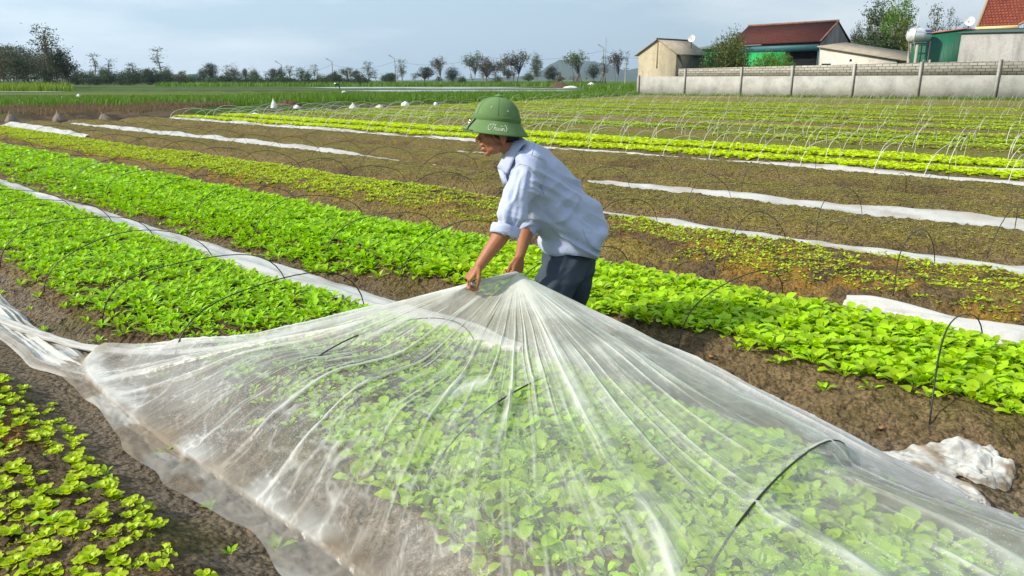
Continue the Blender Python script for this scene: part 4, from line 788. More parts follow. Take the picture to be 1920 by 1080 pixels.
# ------------------------------------------------------------------ water strips of the paddies
M['water'] = mat('paddy_water', (.42, .45, .43), .18, .6, bump=[(6, .05, .01)])
def water(px0, px1, pa, pb, seed):
    n = 60; x = np.linspace(px0, px1, n); V = []
    for s_, py in ((0, pa), (1, pb)):
        for q in x:
            e_ = min((q - px0), (px1 - q)) / (px1 - px0) * 6; yy = (pa + pb) / 2 + (py - (pa + pb) / 2) * min(1, e_) + .25 * vn(q * .06, s_ * 5., seed); V.append(G(q, yy, .03 + .002 * seed))
    ob('water', mesh('water', V, np.array([(i, i + 1, n + i + 1, n + i) for i in range(n - 1)]), M['water']), kind='structure', label='shallow water strip in the far paddies')
water(570, 1000, 165.5, 163.2, 1); water(640, 1130, 171.5, 169, 2); water(-60, 130, 172.5, 171, 3); water(760, 1120, 166.9, 166, 4)
# ------------------------------------------------------------------ grass
M['grass'] = leafmat('lush_grass_blade', (.10, .205, .012), .35, .4, .5); M['grassdry'] = leafmat('dry_grass_blade', (.19, .135, .075), .3, .4, .7); M['grassbright'] = leafmat('tall_yellow_green_grass', (.17, .27, .02), .35, .4, .5)
def grass(name, pts, hgt, wid, nb, matl, label, spread=.25):
    n = len(pts) * nb; p = np.repeat(pts, nb, 0) + np.stack([rs.normal(size=n) * spread, rs.normal(size=n) * spread, np.zeros(n)], -1)
    h_ = hgt * rs.uniform(.5, 1.2, n); a = rs.uniform(0, 2 * pi, n); d = np.stack([np.cos(a), np.sin(a), 0 * a], -1); sdd = np.stack([-np.sin(a), np.cos(a), 0 * a], -1); w_ = wid * rs.uniform(.6, 1.3, n)[:, None]
    ln_ = rs.uniform(.1, .5, n)[:, None] * h_[:, None]; up = np.array((0, 0, 1.0))
    V = np.stack([p - sdd * w_, p + sdd * w_, p + d * ln_ * .35 + up * h_[:, None] * .6 + sdd * w_ * .7, p + d * ln_ * .35 + up * h_[:, None] * .6 - sdd * w_ * .7, p + d * ln_ + up * h_[:, None]], 1)
    i = 5 * np.arange(n)[:, None]; return ob(name, mesh(name, V.reshape(-1, 3), [i + np.array([[0, 1, 2, 3]]), i + np.array([[3, 2, 4]])], matl), label=label, cat='grass', kind='stuff')
def band(n, x0, x1, fy0, fy1, cond=None):
    x = rs.uniform(x0, x1, n); y = rs.uniform(0, 1, n); out = []
    for a, b in zip(x, y):
        y0_ = np.interp(a, *fy0) if isinstance(fy0, tuple) else fy0; y1_ = np.interp(a, *fy1) if isinstance(fy1, tuple) else fy1
        out.append(G(a, y0_ + (y1_ - y0_) * b))
    out = np.array(out); u, v = UV(out[:, 0], out[:, 1]); out[:, 2] = gz(u, v) - .02
    m = np.ones(n, bool) if cond is None else cond(u, v, out); return out[m]
lo = ((0, 300, 480, 640, 900, 1060, 1110, 1200), (203, 203, 199, 197, 193, 190, 184, 178.5)); 
pts = band(8000, -30, 1192, ((0, 400, 560, 700, 1192), (188, 184, 178, 176, 172)), lo)
pts = pts[(fbm(pts[:, 0] * .2, pts[:, 1] * .2, 3, 5) > -.35)]
grass('grass', pts, .42, .02, 9, M['grass'], 'lush green grass band between the crop beds and the paddies', .3)
pts = band(5200, -30, 430, ((0, 430), (203, 200)), ((0, 200, 330, 430), (222, 218, 210, 203)), lambda u, v, p: fbm(u * 1.2, v * 1.2, 3, 6) > -.12)
grass('dry_grass', pts, .22, .012, 7, M['grassdry'], 'brown dry grass and straw along the far left bed ends', .22)
pts = band(1500, -30, 118, 158, 171); grass('tall_grass', pts, 1.1, .05, 9, M['grassbright'], 'tall yellow-green grass in front of the left grove', .7)
pts = band(700, 1100, 1196, 158.5, 172); grass('bank_grass', pts, .8, .05, 8, M['grass'], 'green grassy bank beside the left end of the concrete wall', .5)
pts = band(2600, 300, 1110, 158, 162.5); grass('bank_weeds', pts, 1.1, .08, 7, M['grass'], 'weedy green bank under the far road trees', .9)
pts = band(500, 1196, 1925, ((1196, 1925), (178.6, 189)), ((1196, 1925), (180.5, 192))); grass('wall_weeds', pts, .25, .02, 7, M['grass'], 'weeds at the foot of the concrete wall', .2)
# ------------------------------------------------------------------ sacks, bags, mounds
M['sack'] = mat('dull_brown_sack', (.22, .18, .145), .85, .2, noise=[(7, .6, .45, .65, .6)], bump=[(9, .7, .06)])
M['bag'] = mat('white_plastic_bag', (.72, .73, .74), .5, .4, bump=[(9, .8, .06)]); M['red'] = mat('red_cloth', (.5, .02, .03), .6); M['mound'] = mat('brown_straw_heap', (.13, .085, .05), .95, .1, noise=[(3, .5, .4, .6, .8)], bump=[(6, 1, .15)])
def sack(name, px, py, wpx, hpx, mt, label, cat, group, seed, neck=True, lean=0.0):
    p = G(px, py); u, v = UV(p[0], p[1]); p[2] = float(gz(u, v)) - .02; s_ = p[1] / 1443; w_ = wpx * s_ / 2; h_ = hpx * s_ * 1.05
    n, m = 15, 22; t = np.linspace(0, 1, n); a = np.linspace(0, 2 * pi, m, endpoint=False)
    r = (np.sin(np.clip(t * 1.0 + .08, 0, 1) * pi * .5 + pi * .5) ** 1 * 0 + np.interp(t, [0, .12, .3, .6, .78, .86, .93, 1], [.85, 1, .92, .55, .25, .13, .17, .05] if neck else [.9, 1, .96, .8, .55, .4, .25, .05])) * w_
    R = r[:, None] * (1 + .16 * vn(np.cos(a)[None] * 2 + 5 + seed, np.sin(a)[None] * 2 + t[:, None] * 2, seed) * 2 + .05 * np.sin(a[None] * 7 + seed))
    V = np.stack([R * np.cos(a)[None] + lean * h_ * t[:, None] ** 2, R * np.sin(a)[None] * .8, t[:, None] * h_ + 0 * R], -1).reshape(-1, 3)
    me = mesh(name, V, grid_faces(n, m, True), mt, True)
    ob(name, me, label=label, cat=cat, group=group, loc=p)
for i, (x, y, w_, h_, l_) in enumerate(((24, 236, 24, 22, -.1), (112, 231, 25, 23, -.05), (198, 226, 24, 17, -.35))):
    sack('tied_sack', x, y, w_, h_, M['sack'], ['tied brown sack leftmost of three on the bed ends', 'tied brown sack in the middle of three, white knot on top', 'slumped tied brown sack rightmost of three on the bed ends'][i], 'sack', 'tied sacks on the bed ends', i, True, l_)
BG = [(410, 194, 32, 8, 'wide low heap of white film in the grass', 0), (514, 208, 13, 18, 'upright white bag before the brown mound', 1), (478, 219, 22, 8, 'small white peaked bag at the end of the lettuce row', 0), (557, 207, 14, 7, 'crumpled white bag right of the upright one', 0), (662, 207, 14, 13, 'white bag at the row ends left of the farmer', 1), (712, 205, 14, 6, 'flat white bag at the row ends, second from the farmer', 0), (760, 203, 16, 9, 'folded white bag at the row ends behind the hoops', 0), (817, 202, 9, 7, 'smallest white bag nearest the farmer hat', 0),
      (36, 192, 9, 7, 'white bag at the left edge in the grass', 1), (117, 186, 10, 6, 'white scrap left of the pair on the left nursery bed', 0), (148, 182, 8, 6, 'white scrap right of the pair on the left nursery bed', 0), (80, 187, 9, 4, 'tiny white scrap in the left nursery bed', 0), (162, 187, 8, 4, 'flat white scrap in the left meadow', 0), (220, 184, 6, 4, 'lone white scrap in the green field right of the nursery bed', 0), (645, 174, 9, 4, 'white scrap at the near water strip', 0), (1070, 165, 26, 4, 'low white rubble on the bank under the propped tree', 0), (1108, 163, 16, 8, 'heap of white rubble on the bank beside the lamp', 0)]
for i, (x, y, w_, h_, lb, nk) in enumerate(BG): sack('plastic_bag', x, y, w_, h_, M['bag'], lb, 'plastic bag', 'white bags and scraps at the field ends', i + 5, bool(nk))
sack('red_bundle', 363, 219, 11, 6, M['red'], 'small red cloth bundle at the left end of the lettuce row', 'bundle', None, 31, False)
def mound(px, py, wpx, hpx, label, seed):
    p = G(px, py); s_ = p[1] / 1443; n = 40; x = np.linspace(-1, 1, n); A_, B_ = np.meshgrid(x, x, indexing='ij'); r = np.hypot(A_, B_)
    z = np.clip(1 - r ** 1.6, -.2, 1) * (1 + .5 * fbm(A_ * 2, B_ * 2, 3, seed)) + .10 * fbm(A_ * 7, B_ * 7, 2, seed)
    ob('mound', mesh('mound', np.stack([A_ * wpx * s_ / 2, B_ * wpx * s_ / 2, z * hpx * s_ - .03], -1), grid_faces(n, n), M['mound'], True), label=label, cat='mound', loc=p)
mound(540, 201, 66, 15, 'brown heap of straw and soil behind the white upright bag', 3); mound(1050, 163, 44, 9, 'brown earth heap on the bank near the far road', 5); mound(180, 206, 40, 4, 'low dark clod heap between the tied sacks', 6)
# distant farmer stooping in the paddy
fp = G(634, 168); s_ = fp[1] / 1443
def skinmesh(name, J, E, R, mt, lvl=1, root=0):
    me = bpy.data.meshes.new(name); me.from_pydata([tuple(map(float, j)) for j in J], E, []); o = bpy.data.objects.new(name, me); COL.objects.link(o)
    o.modifiers.new('s', 'SKIN'); 
    for k, r in enumerate(R): me.skin_vertices[0].data[k].radius = (r, r) if not hasattr(r, '__len__') else r
    me.skin_vertices[0].data[root].use_root = True
    if lvl: q = o.modifiers.new('u', 'SUBSURF'); q.levels = lvl; q.render_levels = lvl
    bpy.context.view_layer.update(); dg = bpy.context.evaluated_depsgraph_get(); m2 = bpy.data.meshes.new_from_object(o.evaluated_get(dg)); bpy.data.objects.remove(o)
    m2.materials.clear(); m2.materials.append(mt); m2.shade_smooth(); return m2
J = [(.25, 0, .85), (-.05, 0, 1.05), (-.35, 0, 1.15), (-.5, 0, 1.12), (.3, .1, .45), (.3, .1, .02), (.3, -.12, .45), (.4, -.12, .02), (-.35, .15, .75), (-.45, .15, .4), (-.35, -.15, .75), (-.45, -.15, .4)]
far = ob('person', skinmesh('person', J, [(0, 1), (1, 2), (2, 3), (0, 4), (4, 5), (0, 6), (6, 7), (2, 8), (8, 9), (2, 10), (10, 11)], [.16, .17, .15, .09, .1, .07, .1, .07, .06, .05, .06, .05], mat('dark_work_clothes', (.02, .022, .028), .9)), label='tiny distant farmer stooping in dark clothes and pale conical hat', cat='person', loc=fp, sc=.82)
ob('conical_hat', mesh('conical_hat', *tube([(-.52, 0, 1.10), (-.56, 0, 1.38)], [.30, .01], 14, False), mat('straw_hat', (.70, .66, .52), .8)), parent=far)
# ------------------------------------------------------------------ haze
hb = MB(); hb.hexa([(-3500, -60, -3.5), (3500, -60, -3.5), (3500, 4200, -3.5), (-3500, 4200, -3.5), (-3500, -60, 110), (3500, -60, 110), (3500, 4200, 110), (-3500, 4200, 110)])
hm = bpy.data.materials.new('haze_air'); hm.use_nodes = True; t_ = hm.node_tree; t_.nodes.remove(t_.nodes['Principled BSDF'])
pv_ = t_.nodes.new('ShaderNodeVolumePrincipled'); pv_.inputs['Color'].default_value = (.66, .82, 1, 1); pv_.inputs['Density'].default_value = .00014; pv_.inputs['Anisotropy'].default_value = .2
t_.links.new(pv_.outputs[0], t_.nodes['Material Output'].inputs['Volume']); hz_o = ob('haze', hb.mesh('haze', hm), kind='stuff', label='thin bluish air haze')
# ------------------------------------------------------------------ the clear plastic film pulled up by the farmer
H1 = P(884, 533, 3.32); H2 = P(968, 510, 3.44)
gE = lambda px, py, z: G(px, py, z)
edgeL = [H1, gE(800, 556, .50), gE(720, 577, .42), gE(600, 611, .33), gE(500, 637, .26), gE(420, 652, .20), gE(340, 661, .14), gE(260, 662, .09), gE(200, 657, .06)]
front = [W(np.array(u), np.array(v)) for u, v in ((4.35, 1.22), (4.1, 1.12), (3.7, 1.10), (3.2, 1.09), (2.7, 1.10), (2.2, 1.11), (1.7, 1.12), (1.2, 1.10), (.6, 1.06), (0, 1.05), (-.5, 1.1), (-.9, 1.5), (-.7, 2.05))] + [gE(1960, 1180, .03), gE(1925, 1075, .03), gE(1885, 1010, .03), gE(1850, 962, .03), gE(1780, 912, .03), gE(1700, 874, .03), gE(1620, 845, .03), gE(1545, 826, .04)]
def resample(p, n):
    p = np.array(p, float); d = np.concatenate([[0], np.cumsum(np.linalg.norm(np.diff(p, axis=0), axis=1))]); s = np.linspace(0, d[-1], n)
    # Catmull-like smoothing by dense linear then box filter
    q = np.stack([np.interp(s, d, p[:, k]) for k in range(3)], -1); w = max(1, n // 60); k = np.ones(2 * w + 1) / (2 * w + 1)
    qq = np.stack([np.convolve(np.pad(q[:, j], w, mode='edge'), k, 'valid') for j in range(3)], -1); qq[0] = q[0]; qq[-1] = q[-1]; return qq
nS, nT = 900, 190
Bd = resample([edgeL[-1]] + front, nS)
az0 = np.arctan2(Bd[:, 1] - H2[1], Bd[:, 0] - H2[0]); az0 = np.unwrap(az0); q_ = (az0 - az0[0]) / (az0[-1] - az0[0])
hs_ = ss(.12, .42, q_)[:, None]; HP = H1 * (1 - hs_) + H2 * hs_
t = np.linspace(0, 1, nT) ** 1.15; T_ = t[None]
XY = HP[:, None, :2] * (1 - T_[..., None]) + Bd[:, None, :2] * T_[..., None]
# left edge curve: blend first lines towards the sagging gathered edge
eL = resample(edgeL, nT); eL = np.stack([np.interp(t, np.linspace(0, 1, nT), eL[:, k]) for k in range(3)], -1)
wl = np.exp(-(np.arange(nS) / 26.0))[:, None]
XY = XY * (1 - wl[..., None]) + eL[None, :, :2] * wl[..., None]
uu, vv = UV(XY[..., 0], XY[..., 1])
p_ = 1.22 - .22 * ss(.7, 1.0, q_)[:, None] - .1 * ss(.35, 0, q_)[:, None]
zc = HP[:, None, 2] * (1 - T_) ** p_ + Bd[:, None, 2] * T_
zc = zc * (1 - wl) + eL[None, :, 2] * wl
gnd = gz(uu, vv, True) + .012
crop = gnd + .14 * ss(1.05, 1.35, vv) * ss(2.75, 2.55, vv) * (.35 + .65 * ss(3.5, 2.7, uu)) * (1 - .85 * ss(2.15, 2.5, vv) * ss(1.2, .4, uu))
vc_ = V0 + .5 * PER; _a = np.linspace(0, pi, 60); arch = np.interp(vv - vc_, -np.cos(_a) * .62 * (1 + .12 * np.sin(_a) ** 2), (np.sin(_a) ** .85 * .50 - .05) * .74 + .04)
hoopz = sum(arch * np.exp(-np.abs((uu - u0) / w0) ** 1.35) for u0, w0 in ((1.75, .16), (.75, .26)))
supp = np.maximum(crop + .012, hoopz - .002)
k_ = .018; dz_ = supp - zc; Zf = np.where(dz_ > 4 * k_, supp, np.where(dz_ < -4 * k_, zc, zc + k_ * np.log1p(np.exp(np.clip(dz_ / k_, -30, 30)))))
Zf = Zf * 1.0
# folds that run out from the hands
ang = (az0 - az0[0])[:, None]; R_ = np.linalg.norm(XY - H2[None, None, :2], axis=-1)
warp = .022 * fbm(ang * 3 + 0 * R_, R_ * 1.5, 3, 201) + .012 * vn(ang * 9 + 0 * R_, R_ * 5, 205)
def ridge(f, s_, w): return np.clip(1 - np.abs(vn((ang + warp) * f, R_ * .7 + s_, s_)) / w, 0, 1)
big = ridge(9, 211, .09) * ss(-.2, .15, vn(ang * 5 + 0 * R_, R_ * 1.4, 231)); mid_ = ridge(23, 213, .10) * ss(-.15, .2, vn(ang * 13 + 0 * R_, R_ * 2.2, 233)); fine_ = ridge(60, 215, .12) * ss(-.1, .25, vn(ang * 30 + 0 * R_, R_ * 4, 235)); hair_ = ridge(150, 217, .16) * ss(-.05, .2, vn(ang * 55 + 0 * R_, R_ * 6, 237)); crk = np.clip(1 - np.abs(fbm(uu * 5 + vv * 4, vv * 12 - uu * 3, 3, 239)) / .035, 0, 1)
lift = ss(0.02, .25, T_) * ss(1.0, .8, T_)
free = ss(0.0, .05, Zf - gnd)
Zf = Zf + free * lift * (.020 * big * np.minimum(1, R_ * 1.6) + .009 * mid_ + .0035 * fine_ + .014 * fbm(ang * 14 + 0 * R_, R_ * 1.1, 3, 221) * np.minimum(1, R_) * ss(.9, .6, T_))
cr = fbm(uu * 9, vv * 9, 3, 241); Zf = Zf + (1 - free) * np.abs(cr) * .010 + .004 * np.abs(fbm(uu * 5, vv * 14, 3, 251)) * ss(.5, 1, T_)
lftc = ss(.30, .02, q_)[:, None] * np.ones_like(T_); Zf = Zf + lftc * (.012 * np.abs(fbm(uu * 7 + vv * 3, vv * 4, 3, 261))) * ss(.3, .6, T_)
dens = .165 + .55 * big ** 2 + .32 * mid_ ** 2 + .18 * fine_ + .36 * ss(.38, .02, R_) + .24 * ss(.5, .05, T_) + .12 * lftc
dens = dens + .30 * ss(.85, 1.0, q_)[:, None] + .10 * ss(.5, .9, q_)[:, None] + .25 * (np.clip(1 - np.abs(fbm(uu * 6, vv * 6, 3, 271)) / .05, 0, 1)) * ss(.55, .9, T_)
wave = np.clip(1 - np.abs(fbm(R_ * 16 + vn(ang * 4 + 0 * R_, R_) * 3, ang * 7 + 0 * R_, 2, 277)) / .04, 0, 1); dens = dens + .14 * wave * ss(.15, .3, T_)
dens = dens + .35 * ss(.93, 1, T_) * (ss(.9, .6, q_)[:, None])
dens = dens + .14 * hair_ + .22 * crk * ss(.35, .6, T_) * ss(.8, .5, q_)[:, None] - .05
Zf = Zf + free * lift * (.0012 * hair_ + .004 * crk * ss(.35, .6, T_))
mud = .75 * ss(.80, 1.0, T_) * ss(-.25, .2, fbm(uu * 4, vv * 6, 3, 281)) * ss(.75, .6, q_)[:, None] + .2 * ss(.1, .3, fbm(uu * 7, vv * 7, 3, 283))
FV = np.stack([XY[..., 0], XY[..., 1], Zf], -1)
# a muddy skirt lying flat on the furrow beyond the ground line
nK = 26; tk_ = np.linspace(0, 1, nK + 1)[1:][None]; outw = (Bd[:, :2] - HP[:, :2]); outw /= np.linalg.norm(outw, axis=1)[:, None] + 1e-9
wk = (.10 + .09 * fbm(np.arange(nS) * .02, 0, 3, 291))[:, None] * ss(.72, .6, q_)[:, None] + .03
SX = Bd[:, None, :2] + outw[:, None] * (wk * tk_)[..., None]; su, sv = UV(SX[..., 0], SX[..., 1])
SZ = gz(su, sv, True) + .016 + .022 * np.abs(fbm(su * 10, sv * 20, 3, 293)) * (1 - tk_ ** 3)
FV = np.concatenate([FV, np.concatenate([SX, SZ[..., None]], -1)], 1)
sdn = .30 + .40 * ss(-.1, .2, fbm(su * 3, sv * 12, 3, 295)) + 0 * tk_; smd = .45 + .5 * ss(-.1, .2, fbm(su * 5, sv * 9, 3, 297)) + 0 * tk_
dens = np.concatenate([dens, sdn], 1); mud = np.concatenate([mud, smd], 1)
film = ob('plastic_film', mesh('plastic_film', FV, grid_faces(nS, nT + nK), M['film'], True, {'dens': np.clip(dens, 0, 1.2).ravel(), 'mud': np.clip(mud, 0, 1).ravel()}),
          label='large clear plastic sheet the farmer is pulling over the foreground bed', cat='plastic film')
# gathered edge: twisted pleats along the left, thinner hem along the right
def pleat(name, path, r0, r1, n, seed, den, mudv, flat=.6):
    p = resample(path, n); T = np.gradient(p, axis=0); T /= np.linalg.norm(T, axis=1)[:, None] + 1e-9; A = np.cross(T, (0, 0, 1.)); A /= np.linalg.norm(A, axis=1)[:, None]; B = np.cross(A, T)
    m = 28; a = np.linspace(0, 2 * pi, m, endpoint=False)[None]; s_ = np.linspace(0, 1, n)[:, None]
    L_ = np.cumsum(np.r_[0, np.linalg.norm(np.diff(p, axis=0), axis=1)])[:, None]
    r = (r0 + (r1 - r0) * s_) * (1 + .5 * fbm(np.cos(a) * 2.2 + 3, np.sin(a) * 2.2 + L_ * 1.3, 3, seed) + .35 * np.abs(vn(a * 3.0, L_ * 2.2, seed + 3)) + .25 * fbm(L_ * 9 + 0 * a, a * 0, 2, seed + 7))
    V = p[:, None] + A[:, None] * (np.cos(a) * r)[..., None] + B[:, None] * (np.sin(a) * r * flat)[..., None]
    dn = den + .35 * fbm(a * 2.5, L_ * 3, 3, seed + 9); md = mudv + .8 * np.clip(fbm(a * 1.5, L_ * 7, 3, seed + 11), 0, 1)
    return mesh(name, V, grid_faces(n, m, True), M['film'], True, {'dens': np.clip(dn, .2, 1).ravel(), 'mud': np.clip(md, 0, 1).ravel()})
lpath = [H2 + (.0, 0, -.005), H1] + edgeL[1:] + [gE(150, 650, .05), gE(90, 632, .05), gE(40, 615, .05), gE(0, 600, .05), gE(-80, 575, .05), gE(-200, 545, .05)]
ob('gathered_edge', pleat('gathered_edge', lpath, .014, .040, 420, 301, .80, .12), parent=film)
rpath = [H2 + (0, 0, -.004), H2 * .75 + front[-1] * .25, H2 * .5 + front[-1] * .5, H2 * .25 + front[-1] * .75, front[-1]] + [front[-2], front[-3], front[-4]]
ob('rolled_hem', pleat('rolled_hem', rpath, .010, .016, 240, 311, .45, .1), parent=film)
# the sheet's bunched tail along the front furrow at the left
nU, nV_ = 260, 60; u_ = np.linspace(3.65, 9.5, nU)[:, None]; c_ = np.linspace(0, 1, nV_)[None]
vlo = .99 + .13 * ss(4.5, 3.8, u_) + .03 * fbm(u_ * 2, 0, 3, 321); vhi = 1.25 + .05 * fbm(u_ * 1.5, 0, 3, 323); Vv = vlo + (vhi - vlo) * c_; Uu = u_ + .03 * fbm(u_ * 6, c_ * 4, 2, 325)
Zt = gz(Uu, Vv) + .008 + np.sin(pi * np.clip(c_ * 1.02, 0, 1)) ** .5 * (.01 + .07 * np.abs(fbm(u_ * .8 + c_ * .8, c_ * 7, 2, 327)) + .03 * np.abs(fbm(u_ * 2.5 + c_ * 2, c_ * 18, 2, 329)))
dn = .48 - .30 * ss(4.1, 3.65, u_) + .55 * fbm(u_ * 1.4 + c_, c_ * 10, 4, 331) + .25 * ss(.25, .5, c_) * ss(.8, .6, c_) + .0 * u_; md = .35 * ss(.4, .0, c_) + .5 * np.clip(fbm(u_ * 3, c_ * 8, 3, 333), 0, 1)
ob('bunched_tail', mesh('bunched_tail', W(Uu, Vv, Zt), grid_faces(nU, nV_), M['film'], True, {'dens': np.clip(dn, .12, 1).ravel(), 'mud': np.clip(md, 0, 1).ravel()}), parent=film)
# heap of dirty film at the right
M['dirtyfilm'] = mat('muddy_crumpled_film', (.56, .54, .50), .38, .5, noise=[((3, 24, 24), (.16, .11, .075), .52, .68, .85), (30, (.30, .24, .18), .55, .7, .7)], bump=[((5, 40, 40), 1, .03), (24, .8, .02)])
def crumple(cx, cy, rx, ry, hz_, rot, seed, n=70):
    x = np.linspace(-1, 1, n); A_, B_ = np.meshgrid(x, x, indexing='ij'); r = np.hypot(A_, B_); s_ = np.maximum(np.abs(A_), np.abs(B_)) / np.maximum(r, 1e-6); A2, B2 = A_ * s_, B_ * s_   # square to disc
    r2 = np.hypot(A2, B2); wob = 1 + .22 * vn(np.arctan2(B2, A2) * 1.6, r2 * 0, seed)
    fold = np.abs(fbm(A2 * 1.1 + .6 * B2 + seed, B2 * 2.6, 2, seed)) + .25 * np.abs(fbm(A2 * 2.5 + seed, B2 * 7, 2, seed + 3)) ; z = .38 * hz_ * np.clip(1 - r2 ** 3.2, 0, 1) ** .5 * (.35 + 1.5 * fold) + .012
    px_ = A2 * rx * wob + .02 * fbm(A2 * 4, B2 * 4, 2, seed + 2); py_ = B2 * ry * wob + .02 * fbm(A2 * 4, B2 * 4, 2, seed + 3)
    X = cx + px_ * cos(rot) - py_ * sin(rot); Y = cy + px_ * sin(rot) + py_ * cos(rot); u, v = UV(X, Y); return np.stack([X, Y, gz(u, v) + z], -1), grid_faces(n, n)
mb = MB()
for (px, py, rx, ry, h_, rt, sd_) in ((1590, 848, .16, .05, .06, -.45, 9), (1650, 862, .21, .06, .07, -.45, 1), (1720, 872, .16, .085, .07, -.35, 2), (1800, 876, .15, .075, .085, -.3, 3), (1845, 892, .105, .07, .10, -.6, 4), (1775, 920, .13, .075, .08, -.8, 5), (1815, 942, .085, .06, .07, -.9, 6), (1700, 900, .12, .06, .05, -.7, 8)):
    q = G(px, py, .02); mb.add(*crumple(q[0], q[1], rx, ry * 1.3, h_ * 1.1, rt, 340 + sd_))
q = G(1780, 900); ob('crumpled_film', mb.mesh('crumpled_film', M['film'], True, base=q, attrs={'dens': np.clip(.74 + .6 * fbm(np.concatenate(mb.V)[:, 0] * 14, np.concatenate(mb.V)[:, 1] * 14, 3, 361), .3, .97), 'mud': np.clip(.32 + 1.6 * fbm(np.concatenate(mb.V)[:, 0] * 22, np.concatenate(mb.V)[:, 2] * 60, 3, 363), 0, 1)}), label='crumpled muddy white film heap on the soil at the right edge', cat='plastic film', loc=q)
# dead leaves and crumbs on soil
mb = MB(); 
M['deadleaf'] = mat('dead_leaf', (.30, .17, .09), .8)
for i, (px, py) in enumerate(((1646, 827), (1328, 712), (1750, 577 + 170), (1845, 548), (1320, 373), (1712, 422))):
    q = G(px, py, .0); u, v = UV(q[0], q[1]); q[2] = float(gz(u, v)) + .012; a = rs.uniform(0, 6); l_ = .022; 
    g5 = np.linspace(-1, 1, 5); V = [(l_ * x * cos(a) - w_ * sin(a) * l_ * .5 * (1 - x * x), l_ * x * sin(a) + w_ * cos(a) * l_ * .5 * (1 - x * x), .012 * abs(w_) + .01 * x * x) for x in g5 for w_ in (-1, 0, 1)]
    ob('dead_leaf', mesh('dead_leaf', V, grid_faces(5, 3), M['deadleaf'], True), loc=q, label=['curled brown dead leaf beside the crumpled film heap', 'curled brown dead leaf beside the film edge under the green bed', 'brown dead leaf on the bare soil right of the hoop', 'brown dead leaf on the film behind the green bed', 'pale dead leaf on the brown bed behind the farmer', 'pale dead leaf on the second brown bed at right'][i], cat='leaf')
# ------------------------------------------------------------------ the farmer
def skin_mat(name, rgb, rough=.5):
    m = mat(name, rgb, rough, .35, noise=[(25, (rgb[0] * .75, rgb[1] * .7, rgb[2] * .7), .45, .65, .5), (90, .85, .5, .65, .5)], bump=[(140, .25, .002)])
    m.node_tree.nodes['Principled BSDF'].inputs['Subsurface Weight'].default_value = .08; m.node_tree.nodes['Principled BSDF'].inputs['Subsurface Radius'].default_value = (.02, .008, .004); return m
M['skin'] = skin_mat('tanned_skin', (.34, .140, .070)); M['lip'] = mat('lip', (.30, .10, .07), .5); M['tooth'] = mat('tooth', (.8, .76, .66), .3); M['hair'] = mat('black_hair', (.012, .010, .010), .5, bump=[(300, .6, .003)])
M['eye'] = mat('dark_eye', (.02, .015, .012), .2, .6); M['shirt'] = mat('pale_lilac_blue_shirt_cotton', (.43, .485, .66), .85, .15, noise=[(300, .93, .45, .6, .6), (5, .93, .4, .6, .6)], bump=[((9, 9, 16), .35, .02), ((22, 22, 9), .25, .012)])
M['trouser'] = mat('dark_grey_blue_trousers', (.040, .056, .080), .8, .2, noise=[(6, (.075, .095, .12), .45, .7, .6), (400, .8, .45, .6, .6)], bump=[(14, .3, .01)])
M['felt'] = mat('green_helmet_fabric', (.125, .215, .085), .85, .15, noise=[(9, (.155, .265, .11), .45, .65, .6), (500, .85, .45, .6, .6)], bump=[(900, .2, .001)]); M['feltband'] = mat('green_helmet_band', (.10, .185, .068), .85, .15)
M['leather'] = mat('dark_grey_chin_strap', (.035, .035, .04), .5, .4); M['chrome'] = mat('bright_buckle', (.8, .8, .8), .25, .5, 1); M['thread'] = mat('white_thread', (.80, .85, .75), .7); M['shoe'] = mat('mud_dark_boot', (.03, .028, .025), .6)
def ell(c, r, ax=None, n=14):
    a = np.linspace(0, 2 * pi, 2 * n, endpoint=False); b = np.linspace(0, pi, n + 1)
    V = np.stack([np.sin(b)[:, None] * np.cos(a)[None], np.sin(b)[:, None] * np.sin(a)[None], np.cos(b)[:, None] + 0 * a[None]], -1).reshape(-1, 3) * np.asarray(r, float)
    if ax is not None: V = V @ np.asarray(ax, float)
    return V + np.asarray(c, float), grid_faces(n + 1, 2 * n, True)
def caps(pts, r, n=14):
    """tapered tube with round ends through pts"""
    pts = np.asarray(pts, float); r = np.asarray(r, float); P_, R_2 = [], []
    d0 = pts[0] - pts[1]; d0 /= np.linalg.norm(d0); d1 = pts[-1] - pts[-2]; d1 /= np.linalg.norm(d1)
    for q in (1.0, .8, .45): P_.append(pts[0] + d0 * r[0] * q); R_2.append(r[0] * sqrt(max(1e-4, 1 - q * q)))
    P_ += list(pts); R_2 += list(r)
    for q in (.45, .8, 1.0): P_.append(pts[-1] + d1 * r[-1] * q); R_2.append(r[-1] * sqrt(max(1e-4, 1 - q * q)))
    return tube(P_, R_2, n)
def loft(C, A, B, ra, rb, n=30):
    """closed loft: centres C, per-section axes A and B with radii ra, rb"""
    C = np.asarray(C, float); A = np.asarray(A, float); B = np.asarray(B, float); a = np.linspace(0, 2 * pi, n, endpoint=False)
    V = C[:, None] + A[:, None] * (np.cos(a)[None] * np.asarray(ra)[:, None])[..., None] + B[:, None] * (np.sin(a)[None] * np.asarray(rb)[:, None])[..., None]
    V = V.reshape(-1, 3); k = len(V); F = grid_faces(len(C), n, True); j = np.arange(n); e = (len(C) - 1) * n
    V = np.concatenate([V, C[:1], C[-1:]])
    return V, np.concatenate([F, np.stack([np.full(n, k), j, (j + 1) % n, (j + 1) % n], 1), np.stack([np.full(n, k + 1), e + (j + 1) % n, e + j, e + j], 1)])
